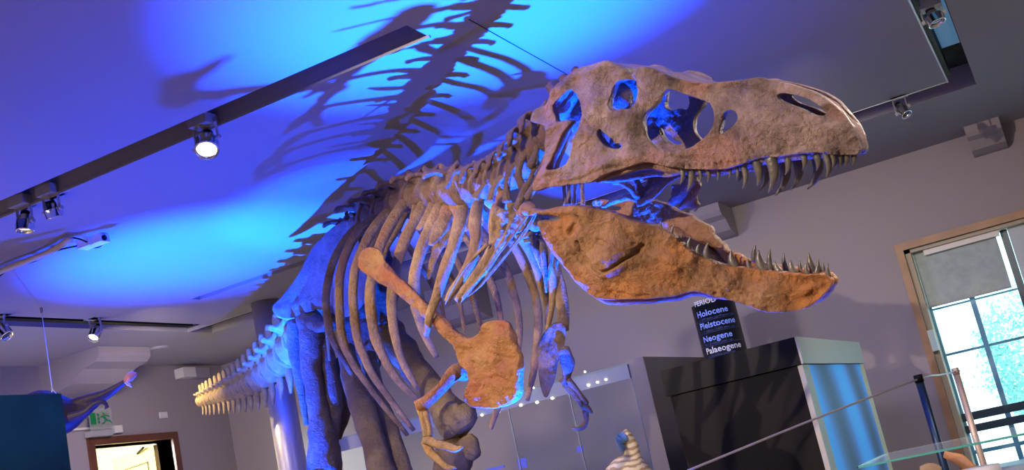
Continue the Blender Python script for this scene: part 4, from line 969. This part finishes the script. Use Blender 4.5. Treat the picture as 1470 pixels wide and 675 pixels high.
# ---- ribs, near side (px, py, depth) head to tip
WR = BODY
def dd(pts, d0, d1, d2):
    n = len(pts) - 1; out = []
    for i, (x, y) in enumerate(pts):
        t = i / n; out.append((x, y, d0 * (1 - t) ** 2 + 2 * d1 * t * (1 - t) + d2 * t * t))
    return out
NR = [
 ([(536, 312), (515, 324), (493, 349), (477, 380), (470, 410), (468, 440), (473, 475), (483, 500), (497, 524), (519, 560)], 6.3, 5.9, 6.3, .026),
 ([(553, 303), (538, 312), (515, 331), (498, 361), (488, 395), (487, 430), (490, 477), (502, 514), (536, 564), (585, 625)], 6.12, 5.7, 6.0, .028),
 ([(572, 296), (560, 302), (535, 330), (515, 370), (508, 400), (507, 435), (513, 484), (532, 533), (558, 571), (594, 618)], 5.98, 5.55, 5.8, .028),
 ([(592, 286), (582, 290), (562, 318), (545, 355), (535, 392), (531, 431), (537, 477), (551, 514), (573, 548), (602, 576)], 5.8, 5.35, 5.55, .031),
 ([(618, 272), (606, 298), (583, 340), (570, 380), (564, 410), (562, 435), (566, 477), (577, 518), (600, 560)], 5.6, 5.2, 5.4, .030),
 ([(641, 275), (630, 300), (612, 340), (599, 375), (594, 405), (596, 435), (605, 468), (613, 487), (627, 513)], 5.4, 5.0, 5.15, .031),
 ([(668, 276), (664, 300), (659, 325), (649, 357), (637, 392), (627, 425), (618, 450), (611, 482)], 5.2, 4.85, 4.95, .031),
 ([(692, 282), (684, 300), (682, 325), (683, 345), (677, 372), (664, 397), (650, 417), (641, 433)], 5.0, 4.75, 4.8, .028),
 ([(727, 268), (716, 296), (711, 320), (711, 345), (702, 370), (684, 395), (668, 415), (655, 432)], 4.82, 4.65, 4.7, .030),
]
for pts, a, b, c, r in NR:
    n = len(pts)
    r *= .86
    rad = [r * .8] + [r * 1.15] * 2 + [r] * (n - 6) + [r * .85, r * .72, r * .5]
    bone('rib', dd(pts, a, b, c), rad, B_RIB, .55, RGT, 12, .14)
# rib shoulders: flattened second heads that make the fan near the spine
for q in (([(560, 300), (545, 325), (528, 352), (520, 380)], 6.05, 5.85), ([(585, 292), (572, 318), (556, 345), (549, 372)], 5.85, 5.65), ([(600, 284), (600, 305), (586, 335)], 5.7, 5.5), ([(628, 277), (622, 300), (600, 330)], 5.5, 5.3), ([(650, 275), (646, 300), (630, 330), (618, 352)], 5.3, 5.1)):
    bone('rib_shoulder', [(x, y, q[1] + (q[2] - q[1]) * i / (len(q[0]) - 1)) for i, (x, y) in enumerate(q[0])], [.03] + [.035] * (len(q[0]) - 2) + [.012], B_RIB, .35, RGT, 12, .15)
# flat webs between rib 6..8 (neck rib plates)
def px_plate(name, out, Df, thick, mat, voxel=1.6, relief=(), rough=1.0, seed=0., holes=(), nrm=None, scale=0.0028, parent=None):
    V, Fc = plate(out, holes, thick, voxel)
    x, y, z = V[:, 0], V[:, 1], V[:, 2]
    h = np.where(z > 0, 1., 0.) * (strokes(x, y, list(relief)) + noisy(x, y, z, .03, 3.5 * rough, 4, seed) + noisy(x, y, z, .15, 1.2 * rough, 3, seed)) + np.where(z <= 0, 1., 0.) * noisy(x, y, z, .05, -2.5 * rough, 4, seed)
    D = np.array([Df(a, b) for a, b in zip(x, y)])
    d = ((x - 735) / F_PX)[:, None] * np.array(RGT) - ((y - 337.5) / F_PX)[:, None] * np.array(UPV) + np.array(FWD)
    nn = np.array(nrm if nrm is not None else -FWD)
    X = CAMn + d * D[:, None] + nn * (np.where(z > 0, np.maximum(z + h, thick * .12), np.minimum(z + h, thick * -.2)) * scale)[:, None]
    return fin(name, X, Fc, mat, dino)
NL = -BLAT
px_plate('cervical_rib', [(706, 298), (724, 300), (738, 306), (741, 318), (728, 344), (716, 362), (700, 385), (688, 396), (696, 372), (703, 350), (704, 322)], lambda x, y: 4.62, 6, B_RIB, 1.6, [([(722, 305), (716, 340), (700, 375)], 5, 3)], seed=2)
px_plate('cervical_rib', [(728, 290), (752, 296), (760, 305), (740, 335), (722, 358), (706, 384), (690, 402), (668, 428), (660, 436), (672, 412), (695, 386), (714, 352), (726, 330), (730, 310)], lambda x, y: 4.5, 5, B_RIB, 1.6, [([(742, 305), (720, 348), (690, 395)], 4, 3)], seed=5)
px_plate('rib_web', [(636, 290), (668, 276), (690, 300), (694, 322), (680, 330), (664, 334), (650, 344), (640, 352), (628, 372), (618, 400), (612, 396), (622, 350)], lambda x, y: 5.25 - (x - 640) / 300, 5, B_RIB, 1.8, seed=8)
for q in (([(764, 300), (748, 322), (726, 352), (700, 385), (680, 408), (662, 428)], 4.4, .0055), ([(768, 303), (752, 330), (732, 358), (706, 388), (688, 412), (670, 427)], 4.42, .005), ([(772, 300), (764, 318), (750, 340), (728, 366), (705, 394), (690, 412)], 4.45, .0045), ([(700, 350), (682, 368), (662, 392), (646, 420), (639, 437)], 4.6, .006)):
    bone('cervical_rib_shaft', [(a, b, q[1]) for a, b in q[0]], [q[2] * 2, q[2] * 1.4] + [q[2]] * (len(q[0]) - 3) + [q[2] * .4], B_RIB, .7, rough=.1, seg=8)
# blue lit far cervical blades under the head joint
for q in (([(765, 335), (772, 360), (783, 402)], .02), ([(778, 343), (782, 375), (784, 420)], .018), ([(792, 355), (790, 380), (787, 402)], .014), ([(801, 366), (800, 376), (799, 386)], .008), ([(737, 332), (760, 322), (788, 314)], .018), ([(742, 340), (765, 334), (785, 330)], .016), ([(752, 346), (770, 342), (786, 344)], .014), ([(748, 318), (765, 310), (782, 306)], .016)):
    bone('cervical_rib_blade', [(a, b, 4.62) for a, b in q[0]], [q[1], q[1] * 1.3, q[1] * .25], B_PELV, .5, rough=.3)
bone('atlas', [(745, 305, 4.45), (757, 300, 4.4), (768, 301, 4.36)], [.02, .03, .022], B_JAW, .7, rough=.5)
bone('atlas', [(755, 318, 4.5), (768, 320, 4.5), (780, 322, 4.48)], [.03, .035, .03], B_PELV, .8, rough=.5)

# ---- far ribs
FR = [
 ([(560, 318), (580, 345), (600, 375), (619, 405), (631, 430), (638, 458)], 6.3, 6.5, 6.5, .022),
 ([(585, 305), (610, 340), (632, 375), (650, 405), (661, 440), (667, 478)], 6.0, 6.3, 6.3, .022),
 ([(605, 295), (632, 330), (655, 372), (673, 410), (685, 450), (691, 477)], 5.8, 6.1, 6.1, .024),
 ([(625, 290), (655, 325), (685, 365), (700, 395), (712, 425), (719, 458), (722, 500)], 5.6, 5.9, 5.9, .022),
 ([(648, 286), (685, 325), (715, 365), (731, 400), (742, 440), (746, 480), (745, 510)], 5.4, 5.7, 5.7, .024),
 ([(672, 284), (705, 318), (735, 350), (753, 384), (767, 420), (773, 455), (771, 492), (766, 534), (757, 575)], 5.2, 5.5, 5.3, .024),
 ([(695, 284), (725, 315), (750, 345), (768, 378), (780, 415), (786, 441), (786, 470)], 5.0, 5.3, 5.3, .026),
 ([(712, 284), (740, 310), (765, 340), (782, 370), (793, 400), (792, 440), (784, 480)], 4.95, 5.2, 5.2, .022),
 ([(600, 420), (640, 470), (700, 540), (716, 590), (708, 610), (704, 616)], 6.3, 6.2, 6.0, .02),
]
for pts, a, b, c, r in FR[:-1]:
    n = len(pts); r *= .85; bone('rib', dd(pts, a, b, c), [r] * (n - 2) + [r * .8, r * .5], B_RIB, .6, RGT, 10, .12)
bone('rib', [(470, 440, 6.6), (471, 480, 6.6), (473, 518, 6.6)], [.018, .016, .008], B_RIB, .6, RGT, 8, .12)
bone('rib', [(722, 560, 5.6), (712, 592, 5.6), (704, 616, 5.6)], [.02, .016, .01], B_RIB, .6, RGT, 8, .12)

# ---- shoulder, near
SC_OUT = [(535, 355), (523, 358), (516, 371), (518, 387), (532, 397), (553, 409), (567, 419), (594, 441), (612, 456), (648, 492), (656, 500), (658, 513), (661, 524), (672, 530), (675, 540), (677, 549), (672, 560), (669, 568), (672, 578), (683, 585), (700, 587), (715, 586), (737, 579), (747, 566), (749, 550), (750, 527), (743, 497), (734, 470), (727, 461), (709, 460), (698, 465), (691, 477), (677, 485), (665, 483), (648, 468), (626, 447), (601, 424), (580, 404), (560, 386), (550, 370), (544, 359)]
px_plate('scapula', SC_OUT, lambda x, y: 5.35 - (x - 520) / 225 * .8 + max(0, x - 700) * .0005, 9, B_SCAP, 1.6,
    [([(700, 475), (690, 500), (665, 512)], 5, -4), ([(660, 500), (700, 505), (740, 515)], 3, -3), ([(690, 545), (720, 540), (745, 550)], 2, -2.5), ([(535, 375), (600, 432), (650, 480)], 6, 4), ([(695, 470), (720, 480), (730, 530), (720, 570)], 14, 4), ([(685, 520), (700, 535), (690, 560)], 4, -3), ([(700, 490), (712, 500), (708, 512)], 2, -3)], 1.3, 21., (), NL)
bone('humerus', [(668, 536, 4.9), (652, 536, 4.85), (634, 557, 4.8), (613, 577, 4.76), (601, 586, 4.76)], [.034, .036, .024, .026, .034], B_SCAP, .8, rough=.25)
bone('forearm', [(606, 588, 4.76), (610, 607, 4.74), (614, 627, 4.72)], [.024, .019, .022], B_RIB, .8, rough=.2)
bone('forearm', [(611, 592, 4.74), (616, 610, 4.72), (618, 626, 4.70)], [.014, .011, .013], B_RIB, .8, rough=.2)
bone('hand_claw', [(611, 631, 4.72), (625, 637, 4.66), (642, 641, 4.62), (653, 645, 4.60), (664, 642, 4.58)], [.024, .018, .018, .015, .005], B_RIB, .7, rough=.3)
bone('hand_claw', [(611, 634, 4.74), (617, 650, 4.7), (630, 660, 4.66), (642, 670, 4.62), (655, 672, 4.6)], [.022, .018, .017, .014, .005], B_RIB, .7, rough=.3)
# far shoulder and arm
CO2 = [(804, 462), (793, 465), (782, 476), (774, 493), (772, 520), (774, 545), (779, 566), (785, 571), (791, 558), (797, 543), (802, 517), (810, 496), (812, 470)]
px_plate('coracoid', CO2, lambda x, y: 5.15 - (x - 790) * .002, 9, B_VERT, 1.5, (), 1.2, 7., (), -FWD)  # darker bone material puts the far side's shade into the colour
bone('scapula_blade', [(775, 345, 5.25), (790, 372, 5.22), (801, 405, 5.2), (808, 440, 5.18), (809, 475, 5.15)], [.022, .028, .03, .028, .026], B_RIB, .4, RGT, rough=.15)
bone('humerus', [(808, 500, 5.1), (815, 522, 5.1), (814, 540, 5.1), (810, 551, 5.1)], [.030, .034, .022, .026], B_PELV, .8, rough=.25)
bone('forearm', [(812, 550, 5.1), (825, 566, 5.08), (840, 584, 5.06)], [.022, .017, .02], B_VERT, .8, rough=.2)
bone('forearm', [(816, 546, 5.08), (830, 562, 5.07), (842, 580, 5.05)], [.015, .012, .014], B_VERT, .8, rough=.2)
bone('hand_claw', [(838, 583, 5.05), (845, 588, 5.04), (850, 593, 5.03)], [.018, .013, .006], B_VERT, .8, rough=.3)
bone('hand_claw', [(840, 590, 5.05), (842, 603, 5.04), (838, 612, 5.03), (830, 616, 5.02), (821, 614, 5.02)], [.016, .012, .013, .010, .003], B_VERT, .8, rough=.3)

# ---- pelvis
IL = [(502, 318), (485, 322), (463, 342), (447, 361), (430, 394), (410, 422), (394, 438), (396, 450), (413, 458), (441, 449), (458, 444), (475, 449), (500, 455), (525, 430), (535, 390), (520, 350)]
ILD = lambda x, y: 7.38 - (x - 394) / 108 * .95
px_plate('ilium', IL, ILD, 9, B_PELV, 2.0, [([(440, 440), (460, 400), (490, 350)], 10, 4), ([(420, 440), (450, 390)], 3, -3), ([(400, 445), (450, 430), (480, 440)], 6, 3)], .6, 31., (), NL)
px_plate('ilium', [(x + 40, y + 14) for x, y in IL], lambda x, y: ILD(x - 40, y) + .28, 9, B_VERT, 2.4, (), 1.5, 35., (), -NL)
px_plate('pelvic_mass', [(500, 420), (520, 405), (545, 400), (560, 420), (556, 455), (560, 480), (548, 500), (545, 530), (528, 528), (512, 515), (498, 490), (492, 450)], lambda x, y: 6.75, 26, B_VERT, 2.4, (), 2.0, 41.)
bone('femur', [(441, 452, 7.0), (448, 475, 6.95), (447, 520, 6.9), (455, 570, 6.85), (463, 620, 6.8), (466, 680, 6.75)], [.075, .085, .068, .066, .085, .11], B_PELV, .75, RGT, 18, .25)
bone('trochanter', [(420, 460, 7.1), (423, 500, 7.1), (432, 555, 7.05), (440, 610, 7.0)], [.035, .045, .03, .015], B_PELV, .6, RGT, 12, .3)
bone('ischium', [(466, 488, 6.95), (472, 520, 6.9), (480, 570, 6.85), (478, 640, 6.8)], [.05, .045, .05, .03], B_PELV, .7, RGT, 12, .25)
bone('ischium', [(488, 515, 6.95), (492, 545, 6.95), (498, 575, 6.95), (486, 630, 6.95)], [.04, .035, .045, .02], B_VERT, .7, RGT, 12, .25)
bone('hip_socket', [(450, 462, 6.85), (468, 470, 6.7), (478, 460, 6.6)], [.06, .04, .05], B_VERT, .8, RGT, 12, .5)
bone('pubis', [(496, 500, 6.55), (508, 548, 6.3), (525, 600, 6.1), (545, 665, 5.9), (565, 730, 5.75)], [.05, .065, .07, .07, .09], B_LEG, .7, RGT, 14, .15)
bone('pubis', [(528, 510, 6.6), (540, 560, 6.35), (554, 605, 6.15), (572, 660, 5.95), (585, 730, 5.8)], [.05, .05, .055, .055, .09], B_LEG, .7, RGT, 14, .15)
bone('femur', [(548, 462, 6.9), (562, 490, 6.75), (590, 520, 6.5), (620, 560, 6.25), (650, 600, 6.05), (662, 612, 6.0)], [.10, .105, .085, .08, .10, .115], B_LEG, .85, None, 18, .22)
bone('femoral_condyle', [(640, 600, 6.0), (663, 600, 5.95), (678, 590, 5.95)], [.07, .085, .05], B_LEG, .9, None, 14, .35)
bone('kneecap', [(668, 632, 5.95), (676, 645, 5.92), (672, 658, 5.92)], [.05, .055, .03], B_LEG, .9, None, 12, .4)
bone('tibia', [(655, 640, 5.98), (648, 668, 6.0), (630, 730, 6.1), (618, 800, 6.2), (615, 845, 6.25)], [.12, .12, .075, .065, .09], B_LEG, .8, None, 16, .22)
a_ = P(615, 845, 6.25)
def leg_foot(a, fwd):
    f_ = Vector(fwd).normalized(); s_ = Vector((-f_.y, f_.x, 0)); an = Vector((a.x, a.y, a.z)); ft = Vector((a.x, a.y, .05)) + f_ * .3
    mb = MB().tube([an, (an + ft) / 2, ft], [.07, .055, .06], 12); v, f = mb.v, mb.f
    fin('metatarsus', v, f, B_LEG, dino)
    for k in (-1, 0, 1):
        e = ft + f_ * .42 + s_ * .22 * k
        mb = MB().tube([ft + s_ * .04 * k, ft + (e - ft) * .5 + ZZ * .03, e - ZZ * .0 + ZZ * -.02], [.05, .035, .012], 10); fin('toe_bone', mb.v, mb.f, B_LEG, dino)
if a_.z < .15: a_.z = .35
leg_foot(a_, BODY)
bone('tibia', [(468, 668, 6.78), (470, 740, 6.85), (468, 830, 6.95)], [.12, .08, .09], B_PELV, .8, None, 16, .2)
leg_foot(P(468, 830, 6.95), BODY)

# ---- tail
TL = [(440, 478, 7.5), (425, 495, 7.65), (403, 519, 7.9), (382, 537, 8.15), (363, 550, 8.4), (345, 558, 8.65), (323, 566, 8.95), (302, 572, 9.2), (288, 576, 9.4)]
tp3 = [P(*q) for q in TL]; path = [Vector(q) for q in catmull([tuple(q) for q in tp3], 12)]
acc = [0.]
for a, b in zip(path[:-1], path[1:]): acc.append(acc[-1] + (b - a).length)
tot = acc[-1]; s_ = 0.0; k = 0
def at_len(s):
    for i in range(len(acc) - 1):
        if acc[i + 1] >= s:
            t = (s - acc[i]) / (acc[i + 1] - acc[i]); return path[i].lerp(path[i + 1], t)
    return path[-1]
while s_ < tot - .02:
    u = s_ / tot; sc = 1.65 * (1 - u) + .6 * u
    p = at_len(s_); f_ = at_len(max(0, s_ - .03)) - at_len(min(tot, s_ + .03))
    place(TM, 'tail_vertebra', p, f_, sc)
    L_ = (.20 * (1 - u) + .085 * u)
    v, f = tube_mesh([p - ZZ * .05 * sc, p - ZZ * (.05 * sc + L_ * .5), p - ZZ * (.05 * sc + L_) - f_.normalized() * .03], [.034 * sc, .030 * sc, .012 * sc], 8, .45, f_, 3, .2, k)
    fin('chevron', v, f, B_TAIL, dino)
    s_ += .128 * sc * random.uniform(.95, 1.05); k += 1
